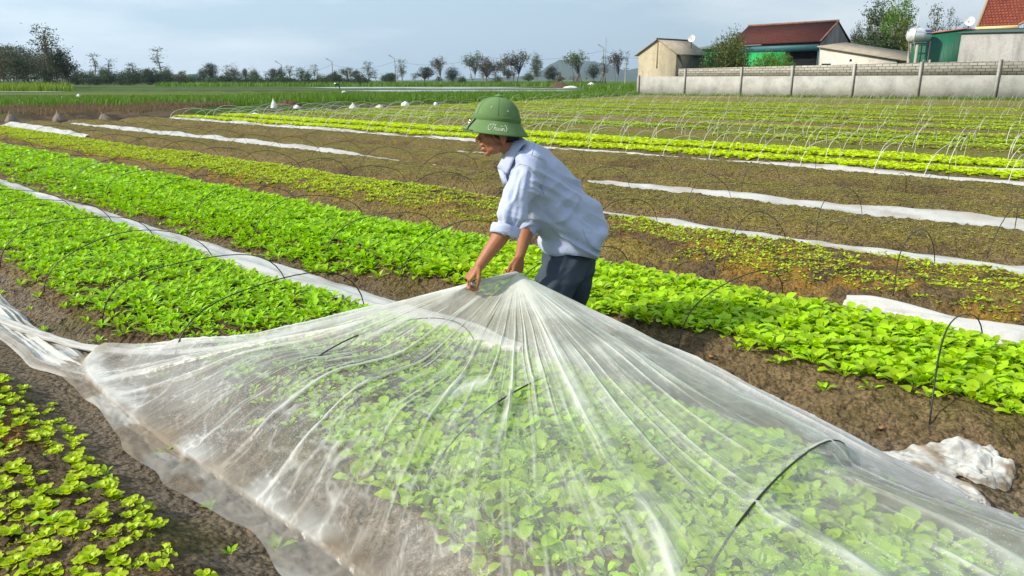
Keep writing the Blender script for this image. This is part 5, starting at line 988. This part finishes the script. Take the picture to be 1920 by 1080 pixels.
def remesh(mb, vox, sm=6, fac=.5, deform=None, name='m', mt=None):
    me = mb.mesh('tmp', None); o = bpy.data.objects.new('tmp', me); COL.objects.link(o)
    q = o.modifiers.new('r', 'REMESH'); q.mode = 'VOXEL'; q.voxel_size = vox
    if sm: w = o.modifiers.new('s', 'SMOOTH'); w.factor = fac; w.iterations = sm
    bpy.context.view_layer.update(); m2 = bpy.data.meshes.new_from_object(o.evaluated_get(bpy.context.evaluated_depsgraph_get())); bpy.data.objects.remove(o)
    m2.name = name; m2.materials.clear(); m2.materials.append(mt); m2.shade_smooth()
    if deform:
        co = np.zeros(len(m2.vertices) * 3, np.float32); no = np.zeros_like(co); m2.vertices.foreach_get('co', co); m2.vertices.foreach_get('normal', no)
        co = co.reshape(-1, 3).astype(float); no = no.reshape(-1, 3).astype(float); m2.vertices.foreach_set('co', deform(co, no).astype(np.float32).ravel()); m2.update()
    return m2
def unit(v): v = np.asarray(v, float); return v / np.linalg.norm(v)
PY = lambda px, py, Y: P(px, py, Y)
Z3 = np.array((0, 0, 1.))
# --- head frame (forward, left = towards the camera, up), pitched a little down and turned slightly to the camera
HC = PY(937, 246, 3.60); yaw = radians(8); hf = unit((-cos(yaw), -sin(yaw), -.06)); hl = unit(np.cross(Z3, hf)); hu = np.cross(hf, hl); HAx = np.array([hf, hl, hu])
def hp_(x, y, z): return HC + hf * x + hl * y + hu * z
body = MB()
def he(c, r): body.add(*ell(hp_(*c), r, HAx))
he((-.008, 0, .028), (.098, .076, .090)); he((.030, 0, -.030), (.062, .058, .072)); he((.035, 0, -.075), (.042, .046, .032)); he((.064, 0, -.098), (.019, .024, .016))
he((.078, 0, .030), (.018, .050, .016)); he((.072, 0, -.004), (.016, .030, .020))
for s_ in (-1, 1):
    he((.056, s_ * .044, -.026), (.026, .020, .022)); he((.030, s_ * .050, -.070), (.030, .014, .022)); he((-.004, s_ * .079, -.022), (.018, .007, .030)); he((-.006, s_ * .076, -.045), (.009, .007, .012))
    he((.097, s_ * .011, -.040), (.010, .008, .008))
body.add(*caps([hp_(.082, 0, .006), hp_(.094, 0, -.014), hp_(.111, 0, -.034)], [.009, .0095, .0110], 12)); he((.088, 0, -.056), (.014, .026, .009)); he((.086, 0, -.061), (.013, .024, .0055)); he((.081, 0, -.083), (.012, .022, .0065)); he((.074, 0, -.072), (.008, .024, .012))
neckb = PY(978, 292, 3.66); body.add(*loft([hp_(-.012, 0, -.050), hp_(-.028, 0, -.085), neckb * .6 + hp_(-.03, 0, -.09) * .4, neckb + (.02, 0, -.03)], [hf] * 4, [hl] * 4, [.056, .054, .056, .066], [.052, .052, .056, .075]))
# --- arms
shN = PY(990, 318, 3.50); elN = PY(951, 424, 3.40); wrN = PY(899, 498, 3.33)
shF = PY(958, 306, 3.84); elF = PY(992, 412, 3.66); wrF = PY(975, 479, 3.50)
def arm(a, b, c, sc=1.0):
    body.add(*caps([a, a * .5 + b * .5, b], np.array([.040, .042, .038]) * sc, 16))
    m1 = b * .72 + c * .28 + (0, 0, -.004); m2 = b * .35 + c * .65
    body.add(*caps([b, m1, m2, c], np.array([.038, .041, .032, .0255]) * sc, 16))
arm(shN, elN, wrN); arm(shF, elF, wrF, .95)
body.add(*loft([PY(980, 300, 3.67), PY(1008, 340, 3.68), PY(1050, 395, 3.76), PY(1085, 440, 3.82)], [unit((.6, 0, .6))] * 4, [(0, 1, 0)] * 4, [.075, .10, .10, .09], [.15, .14, .12, .12]))
body.add(*caps([PY(978, 300, 3.65), shN], [.05, .04])); body.add(*caps([PY(978, 300, 3.7), shF], [.05, .04]))
def hand(W_, d, nrm, s_sign, curls, thumb, sc=1.0, spread=(.0, .0, .0, .0)):
    d = unit(d); nrm = np.asarray(nrm, float); nrm = unit(nrm - d * (nrm @ d)); sd_ = np.cross(d, nrm) * s_sign        # sd_ points to the index-finger side
    # palm
    C = [W_ - d * .012, W_ + d * .02 * sc, W_ + d * .05 * sc, W_ + d * .082 * sc, W_ + d * .094 * sc]
    body.add(*loft(C, [sd_] * 5, [nrm] * 5, np.array([.025, .031, .040, .041, .033]) * sc, np.array([.020, .019, .0165, .014, .010]) * sc, 18))
    for k, (off, Lf, rr) in enumerate(((.031, 1.0, 1.0), (.0105, 1.08, 1.02), (-.0105, 1.0, .96), (-.0300, .80, .86))):
        q = W_ + d * (.088 - abs(k - 1) * .004) * sc + sd_ * off * sc; a = 0; pts = [q - d * .02 * sc + nrm * .002, q]; rad = [.0100 * rr, .0104 * rr]
        fd = unit(d + sd_ * spread[k])
        for j, (ln_, cv) in enumerate(zip((.043, .027, .021), curls[k])):
            a += radians(cv); v_ = fd * cos(a) + nrm * sin(a); q = q + v_ * ln_ * Lf * sc; pts.append(q); rad.append((.0096, .0086, .0074)[j] * rr)
        body.add(*caps(pts, np.array(rad) * sc, 12))
    q = W_ + d * .022 * sc + sd_ * .026 * sc + nrm * .006; pts = [W_ + d * .008 + sd_ * .012 * sc, q]; rad = [.014, .0135]
    for v_, ln_, r_ in thumb:
        v_ = unit(d * v_[0] + sd_ * v_[1] + nrm * v_[2]); q = q + v_ * ln_ * sc; pts.append(q); rad.append(r_)
    body.add(*caps(pts, np.array(rad) * sc, 12)); return sd_
hand(wrN, (-.58, -.20, -.62), (.62, .25, -.55), 1, [(38, 62, 40), (42, 68, 42), (48, 70, 45), (54, 72, 48)], [((.75, .45, .5), .036, .0125), ((.8, -.1, .6), .030, .0105), ((.75, -.35, .55), .020, .0085)], .92)
hand(wrF, (-.14, -.10, -.95), (-.55, .60, .10), -1, [(40, 65, 40), (42, 66, 40), (46, 68, 42), (50, 70, 42)], [((.85, .35, .3), .036, .0125), ((.95, .05, .25), .030, .0105), ((.95, -.15, .2), .020, .0085)], .90)
bm_ = remesh(body, .0030, 5, .5, name='person', mt=M['skin'])
feet = (PY(1062, 702, 3.72), PY(1108, 690, 3.95))
base = np.array((feet[0][0] * .5 + feet[1][0] * .5, 3.84, 0)); 
def center(me):
    me.transform(__import__('mathutils').Matrix.Translation([-float(b) for b in base])); return me
man = ob('person', center(bm_), label='stooping man in green sun helmet, lilac shirt and dark trousers pulling the clear plastic sheet', cat='person', loc=base)
def mpart(name, me, parent=None, **k): return ob(name, center(me), parent=parent or man, **k)
# face details
mb = MB(); mb.add(*ell(hp_(.0835, .002, -.0715), (.0085, .019, .0048), HAx)); mpart('teeth', mb.mesh('teeth', M['tooth'], True))
mb = MB(); mb.add(*ell(hp_(.0865, 0, -.0800), (.0115, .020, .0040), HAx)); mb.add(*ell(hp_(.0925, 0, -.0635), (.0095, .021, .0032), HAx)); mpart('lips', mb.mesh('lips', M['lip'], True))
mb = MB()
for s_ in (-1, 1): mb.add(*ell(hp_(.078, s_ * .031, .004), (.009, .011, .0045), HAx))
mpart('eyes', mb.mesh('eyes', M['eye'], True))
mb = MB()
for s_ in (-1, 1): mb.add(*ell(hp_(.086, s_ * .032, .022), (.009, .018, .0035), HAx))
mpart('eyebrows', mb.mesh('eyebrows', M['hair'], True))
mb = MB(); mb.add(*ell(hp_(-.016, 0, .014), (.090, .080, .076), HAx, 20)); mb.add(*ell(hp_(-.052, 0, -.022), (.046, .062, .040), HAx))
for s_ in (-1, 1): mb.add(*ell(hp_(.012, s_ * .068, -.002), (.018, .012, .028), HAx))
mpart('hair', remesh(mb, .004, 3, .5, lambda c, n: c + n * (.0015 * vn(c[:, 0] * 300, c[:, 2] * 60, 5))[:, None], 'hair', M['hair']))
# --- shirt
A_ax = [unit(PY(a[0], a[1], 3.7) - PY(b[0], b[1], 3.7)) for a, b in (((990, 262), (945, 300)), ((1008, 270), (950, 340)), ((1050, 300), (965, 385)), ((1085, 337), (992, 425)), ((1120, 383), (1022, 448)), ((1143, 430), (1036, 466)), ((1136, 452), (1052, 478)))]
SC = [(969, 283, 3.665), (982, 306, 3.67), (1008, 343, 3.69), (1038, 381, 3.74), (1070, 416, 3.79), (1090, 447, 3.82), (1096, 462, 3.83)]
SW = [25, 44, 60, 64, 61, 56, 46]; SD = [.085, .185, .190, .185, .195, .215, .205]
sh = MB(); sh.add(*loft([PY(*c) for c in SC], A_ax, [unit((.20, .98, 0))] * 7, [w * .00262 for w in SW], SD, 40))
def sleeve(a, b, c, sc=1.0): sh.add(*caps([a, a * .6 + b * .4, b * .8 + a * .2, c], np.array([.078, .076, .068, .064]) * sc, 20))
cuN = PY(949, 428, 3.395); cuF = PY(990, 424, 3.63); sleeve(shN + (.006, .02, -.004), elN, cuN); sleeve(shF + (.02, -.02, -.01), elF, cuF, .9)
sh.add(*caps([PY(985, 300, 3.67), PY(992, 312, 3.53)], [.080, .078], 20)); sh.add(*caps([PY(975, 298, 3.67), PY(965, 308, 3.80)], [.075, .072], 20))
sh.add(*ell(PY(1104, 440, 3.82), (.10, .19, .085))); sh.add(*loft([PY(1075, 430, 3.80), PY(1066, 462, 3.80), PY(1068, 470, 3.80)], [unit((1, 0, -.05))] * 3, [(0, 1, 0)] * 3, [.17, .165, .155], [.19, .20, .19], 36))
def shirt_def(c, n):
    x, y, d = PX(c); s1 = (x - 960) * .66 + (y - 280) * .75; s2 = -(x - 960) * .75 + (y - 280) * .66            # along and across the spine, in pixels
    near = ss(-.1, -.5, n[:, 1])
    ar = ss(1002, 985, x) * ss(300, 330, y)
    def rd(a, b, s_, k=4.6): return np.clip(1 - np.abs(fbm(a, b, 2, s_)) * k, -1, 1)
    wp_ = 8 * vn(s1 * .015, s2 * .015, 400)
    w1 = rd(s1 * .009 + 3, (s2 + .35 * s1 + wp_) * .042, 401) * ss(-.1, .15, vn(s1 * .012, s2 * .016, 411) + .1)
    w2 = rd((s1 + wp_) * .034, s2 * .010 + 7, 403) * ss(60, 150, s1) * ss(-.1, .15, vn(s1 * .014, s2 * .014, 413) + .05)
    aa = (x - 985) * -.33 + (y - 318) * .94; ab = (x - 985) * .94 + (y - 318) * .33
    w3 = rd(aa * .010 + .02 * ab, (ab - .25 * aa) * .050, 405) * .8 + rd(aa * .045, ab * .014, 409) * ss(60, 110, aa)
    b_ = .0145 * w1 + .0105 * w2 + .004 * fbm(s1 * .02, s2 * .02, 2, 415); a_ = .0115 * w3
    k = b_ * (1 - ar) + a_ * ar
    hem = ss(100, 190, s1) * .010 * np.sin(s2 * .10 + 2 * vn(s1 * .02, s2 * .02, 4)) * (1 - ar)
    blous = .012 * ss(.35, 0, np.abs((s1 - 150) / 60)) * near * 0
    fine = .0008 * fbm(x * .09, y * .16, 2, 407)
    return c + n * (k + hem + fine + blous - .004)[:, None]
shirt_o = mpart('shirt', remesh(sh, .0062, 9, .5, shirt_def, 'shirt', M['shirt']))
def ring(c, d, r0, r1, h_, nm, mt, par, wob=.0, seed=0, fl=1.0):
    d = unit(d); A = unit(np.cross(d, (0.1, 1, .2))); B = np.cross(d, A); n_ = 40; a = np.linspace(0, 2 * pi, n_, endpoint=False)
    prof = [(-h_ / 2, r0 - .004), (-h_ / 2, r0 + .003), (-h_ * .2, r0 * .45 + r1 * .55 + .005), (h_ * .3, r1 + .004), (h_ / 2, r1 + .001), (h_ / 2, r1 - .006), (0, r1 - .009)]
    V = [[c + d * (z + wob * vn(np.cos(t) * 2, np.sin(t) * 2, seed)) + (A * cos(t) * fl + B * sin(t)) * (r + wob * vn(np.cos(t) * 3 + z * 40, np.sin(t) * 3, seed + 1)) for t in a] for z, r in prof]
    return mpart(nm, mesh(nm, np.array(V).reshape(-1, 3), grid_faces(len(prof), n_, True), mt, True), par)
dN = unit(elN - shN); ring(cuN + dN * .012, unit(PY(946, 440, 3.39) - PY(957, 400, 3.42)), .0665, .064, .046, 'rolled_cuff', M['shirt'], shirt_o, .006, 3); ring(cuF + (0, 0, -.005), unit(elF - shF), .056, .054, .038, 'rolled_cuff', M['shirt'], shirt_o, .005, 6)
# collar: a folded band round the neck with a pointed near flap
def sheet(pts, th, nm, par, mt, inward):
    p = np.array(pts, float); q = p + np.asarray(inward) * th; n, m = p.shape[:2]; V = np.concatenate([p.reshape(-1, 3), q.reshape(-1, 3)]); F = grid_faces(n, m); k = n * m
    fr = [F, F[:, ::-1] + k]; i = np.arange(m - 1); fr.append(np.stack([i, i + 1, i + 1 + k, i + k], 1)); e = (n - 1) * m; fr.append(np.stack([e + i + 1, e + i, e + i + k, e + i + 1 + k], 1))
    i = np.arange(n - 1) * m; fr.append(np.stack([i + m, i, i + k, i + m + k], 1)); i = i + m - 1; fr.append(np.stack([i, i + m, i + m + k, i + k], 1))
    return mpart(nm, mesh(nm, V, np.concatenate(fr), mt, True), par)
def colrow(py_list): return py_list
top = [PY(985, 262, 3.73), PY(978, 257, 3.66), PY(971, 256, 3.605), PY(963, 259, 3.585), PY(957, 268, 3.575), PY(948, 284, 3.570), PY(938, 302, 3.575), PY(932, 313, 3.58)]
bot = [PY(994, 268, 3.74), PY(989, 268, 3.65), PY(981, 272, 3.565), PY(972, 283, 3.53), PY(966, 294, 3.515), PY(959, 310, 3.51), PY(953, 324, 3.515), PY(949, 329, 3.53)]
rows = [[np.array(a) * (1 - f) + np.array(b) * f + np.array((0, -.008 * sin(pi * f), .004 * sin(pi * f))) for a, b in zip(top, bot)] for f in (0, .25, .5, .75, 1)]
sheet(rows, .004, 'collar', shirt_o, M['shirt'], unit((.2, 1, -.2)))
top2 = [PY(985, 262, 3.73), PY(975, 262, 3.76), PY(962, 268, 3.77), PY(950, 280, 3.75), PY(940, 296, 3.70), PY(933, 312, 3.64)]; bot2 = [a + (0.004, .02, -.035) for a in top2]
sheet([[a * (1 - f) + b * f for a, b in zip(top2, bot2)] for f in (0, .5, 1)], .004, 'collar', shirt_o, M['shirt'], unit((.2, .6, -.2)))
mb = MB(); mb.tube([PY(x, y, Y) for x, y, Y in ((946, 330, 3.475), (943, 350, 3.44), (950, 340, 3.42))][:2], .002, 4)
# placket / chest panel below the collar
pl = [[PY(933, 316, 3.59), PY(938, 333, 3.57), PY(944, 350, 3.56)], [PY(944, 322, 3.53), PY(950, 338, 3.50), PY(955, 352, 3.50)]]
sheet(pl, .006, 'placket', shirt_o, M['shirt'], unit((.3, 1, 0)))
# seams: shoulder, armhole and back yoke, drawn as thin raised welts that follow the cloth
from mathutils.bvhtree import BVHTree
from mathutils import Vector
def surf(me): return BVHTree.FromPolygons([v.co[:] for v in me.vertices], [tuple(p.vertices) for p in me.polygons])
bvh = surf(shirt_o.data)
def oncloth(pxs, r, off=.0008, n=40):
    p = np.array(pxs, float); d = np.r_[0, np.cumsum(np.hypot(*np.diff(p, axis=0).T))]; s = np.linspace(0, d[-1], n); out = []
    for x, y in zip(np.interp(s, d, p[:, 0]), np.interp(s, d, p[:, 1])):
        rr_, f, dd_ = ray(x, y); dv = Vector((rr_, f, -dd_)).normalized(); o_ = Vector((-base[0], -base[1], CH - base[2])); h_ = bvh.ray_cast(o_, dv)
        if h_[0] is not None: out.append(np.array(h_[0]) - np.array(dv) * off)
    return out
seam_mat = mat('shirt_seam', (.34, .39, .56), .85)
for line in ([(953, 340), (962, 318), (975, 307), (990, 311), (1003, 328), (1015, 349), (1020, 365)], [(987, 287), (1000, 292), (1018, 299)], [(1003, 268), (1000, 280), (996, 292)], [(1092, 430), (1098, 445), (1106, 462)]):
    q = oncloth(line, .0016)
    if len(q) > 3: ob('seam', mesh('seam', *tube(q, .0017, 5), seam_mat, True), parent=shirt_o)
# --- trousers
tr = MB()
hipN = PY(1074, 474, 3.77); hipF = PY(1072, 466, 3.95); knN = PY(1022, 572, 3.55); knF = PY(1052, 566, 3.80)
tr.add(*loft([PY(1076, 452, 3.85), PY(1066, 474, 3.85), PY(1056, 500, 3.82)], [unit((.97, 0, -.2))] * 3, [(0, 1, 0)] * 3, [.105, .128, .122], [.13, .15, .15], 30))
tr.add(*caps([hipN + (.0, 0, 0), hipN * .5 + knN * .5 + (-.004, 0, 0), knN], [.098, .104, .086], 20)); tr.add(*caps([hipF + (.01, 0, 0), hipF * .5 + knF * .5, knF], [.112, .100, .082], 20))
anN = feet[0] + (0, 0, .09); anF = feet[1] + (.0, 0, .09)
tr.add(*caps([knN, knN * .55 + anN * .45 + (.02, 0, 0), anN], [.080, .078, .062], 18)); tr.add(*caps([knF, knF * .6 + anF * .4 + (.02, 0, 0), anF], [.080, .080, .062], 18))
tr.add(*caps([PY(1090, 470, 3.80), PY(1082, 530, 3.78), PY(1078, 560, 3.80)], [.075, .075, .06], 16))
def tr_def(c, n):
    x, y, d = PX(c); w1 = 1 - np.abs(fbm(x * .006 - y * .006, y * .032 + x * .022, 2, 421)) * 3.4; w2 = 1 - np.abs(fbm((x + .35 * y) * .035, y * .007, 2, 423)) * 3.4
    return c + n * (.009 * np.clip(w1, -1, 1) + .006 * np.clip(w2, -1, 1))[:, None]
mpart('trousers', remesh(tr, .0075, 8, .5, tr_def, 'trousers', M['trouser']))
for f_ in feet:
    mb = MB(); mb.add(*caps([f_ + (.05, .01, .045), f_ + (-.06, -.02, .035), f_ + (-.14, -.05, .028)], [.046, .044, .036], 14)); mb.add(*caps([f_ + (.04, .01, .05), f_ + (.035, .01, .16)], [.05, .055], 14)); mpart('boot', mb.mesh('boot', M['shoe'], True))
# --- sun helmet
TC = PY(931.5, 226, 3.595); tl = radians(6.3); tf = unit(hf * np.array((1, 1, 0))); tf = tf * cos(tl) + Z3 * sin(tl); tl_ = unit(np.cross(Z3, tf)); tu = np.cross(tf, tl_)
def lathe(prof, ex, n=56, mtl=None, nm='x', par=None, cap=True, egg=0.0):
    a = np.linspace(0, 2 * pi, n, endpoint=False); V = []
    for r, z in prof:
        for t_a in a: V.append(TC + tf * (r * cos(t_a) * ex + egg * r) + tl_ * r * sin(t_a) * .93 + tu * z)
    return mpart(nm, mesh(nm, np.array(V), grid_faces(len(prof), n, True), mtl, True), par)
dome = [(.105, -.004), (.1045, .006), (.1035, .020), (.0985, .040), (.0915, .058), (.081, .074), (.066, .089), (.048, .0995), (.030, .106), (.014, .109), (.002, .1095)]
hm_ = lathe(dome + [(.002, .105), (.06, .09), (.095, .04), (.100, -.004), (.105, -.004)], 1.07, 64, M['felt'], 'helmet')
brim = [(.1045, .006), (.110, -.004), (.120, -.018), (.132, -.034), (.143, -.047), (.1475, -.0535), (.1490, -.0565), (.1465, -.0575), (.140, -.050), (.120, -.024), (.100, -.004)]
br = lathe(brim, 1.045, 72, M['felt'], 'brim', hm_)
lathe([(.1052, -.004), (.1072, -.002), (.1070, .012), (.1066, .021), (.1040, .0225), (.103, .010)], 1.07, 64, M['feltband'], 'band', hm_)
lathe([(.1462, -.0530), (.1502, -.0555), (.1502, -.0600), (.1466, -.0590)], 1.045, 72, M['feltband'], 'brim_edge', hm_)
mb = MB(); mb.add(*ell(TC + tu * .112, (.020, .019, .0065), np.array([tf, tl_, tu]))); mb.add(*ell(TC + tu * .118 + tf * .002, (.010, .010, .005), np.array([tf, tl_, tu]))); mpart('top_button', mb.mesh('top_button', M['felt'], True), hm_)
def domept(az_, z, off=.0012):
    r = np.interp(z, [q[1] for q in dome], [q[0] for q in dome]) + off; return TC + tf * r * cos(az_) * 1.07 + tl_ * r * sin(az_) * .93 + tu * z
mb = MB()          # panel seams
for az_ in (radians(-76) + pi * k / 3 for k in range(6)): pass
for k in range(6):
    az_ = radians(100 - 15) + k * pi / 3; mb.tube([domept(az_, z, .0006) for z in np.linspace(.02, .108, 16)], .0011, 4)
mpart('seam', mb.mesh('seam', M['feltband'], True), hm_)
# the near side of the helmet is +left (towards the camera)
for az_d, z in ((66, .062), (112, .050)):
    a = radians(az_d); c_ = domept(a, z); nn = unit(c_ - TC - tu * .0); q = mpart('eyelet', mesh('eyelet', *ell(c_, (.0042, .0042, .0016), np.array([unit(np.cross(tu, nn)), np.cross(nn, unit(np.cross(tu, nn))), nn]))), hm_); q.data.materials.append(mat('pale_eyelet', (.55, .62, .5), .4))
    mb = MB(); mb.add(*ell(c_ + nn * .0014, (.0022, .0022, .0012), np.array([unit(np.cross(tu, nn)), np.cross(nn, unit(np.cross(tu, nn))), nn]))); mpart('eyelet_hole', mb.mesh('eyelet_hole', M['eye'], True), q)
def brimpt(az_, f, off=.0010):
    r = .112 + (.143 - .112) * f; z = np.interp(r, [q[0] for q in brim[:6]], [q[1] for q in brim[:6]])
    nn = unit(tf * cos(az_) * .65 + tl_ * sin(az_) * .65 + tu * .7); return TC + tf * r * cos(az_) * 1.045 + tl_ * r * sin(az_) * .93 + tu * z + nn * off
ST = [[(.10, 1.0), (.03, .85), (.0, .55), (.03, .2), (.10, .02)], [(.10, .72), (.15, .95), (.24, 1.0), (.36, .92), (.44, .98)], [(.27, .98), (.23, .6), (.17, .2), (.10, .08)],
      [(.38, .95), (.34, .5), (.31, .08)], [(.32, .3), (.37, .58), (.41, .55), (.41, .12), (.45, .10)], [(.47, .55), (.46, .2), (.50, .08), (.55, .25), (.565, .55), (.555, .15), (.60, .10)],
      [(.70, .48), (.65, .55), (.615, .3), (.65, .08), (.70, .25), (.705, .52), (.70, .15), (.74, .10)], [(.76, .55), (.755, .08)], [(.76, .35), (.80, .56), (.835, .5), (.83, .15), (.87, .10)], [(.66, .74), (.71, .90), (.76, .74)],
      [(.90, 1.0), (.97, .85), (1.0, .55), (.97, .2), (.90, .02)]]
mb = MB()
for s_ in ST:
    s_ = np.array(s_); d_ = np.r_[0, np.cumsum(np.hypot(*np.diff(s_, axis=0).T))]; tt = np.linspace(0, d_[-1], 14); X = np.interp(tt, d_, s_[:, 0]); Yv = np.interp(tt, d_, s_[:, 1])
    mb.tube([brimpt(radians(68) + radians(38) * x, .90 - .74 * y) for x, y in zip(X, Yv)], .00085, 4)
mpart('lettering', mb.mesh('lettering', M['thread'], True), br)
mb = MB(); mb.tube([brimpt(radians(a), f, .003) for a, f in ((24, -.1), (22, .35), (22, .8), (25, 1.15))], .0035, 6); mb.tube([brimpt(radians(a), 1.16, .001) for a in (0, 12, 25, 40)], .003, 5); mpart('chin_strap', mb.mesh('chin_strap', M['leather'], True), br)
mb = MB(); c_ = brimpt(radians(16), .45, .004); mb.box(c_, (.007, .004, .0035), np.array([tf, tl_, tu])); c_ = brimpt(radians(6), .2, .004); mb.box(c_, (.005, .005, .004), np.array([tf, tl_, tu])); mpart('buckle', mb.mesh('buckle', M['chrome']), br)
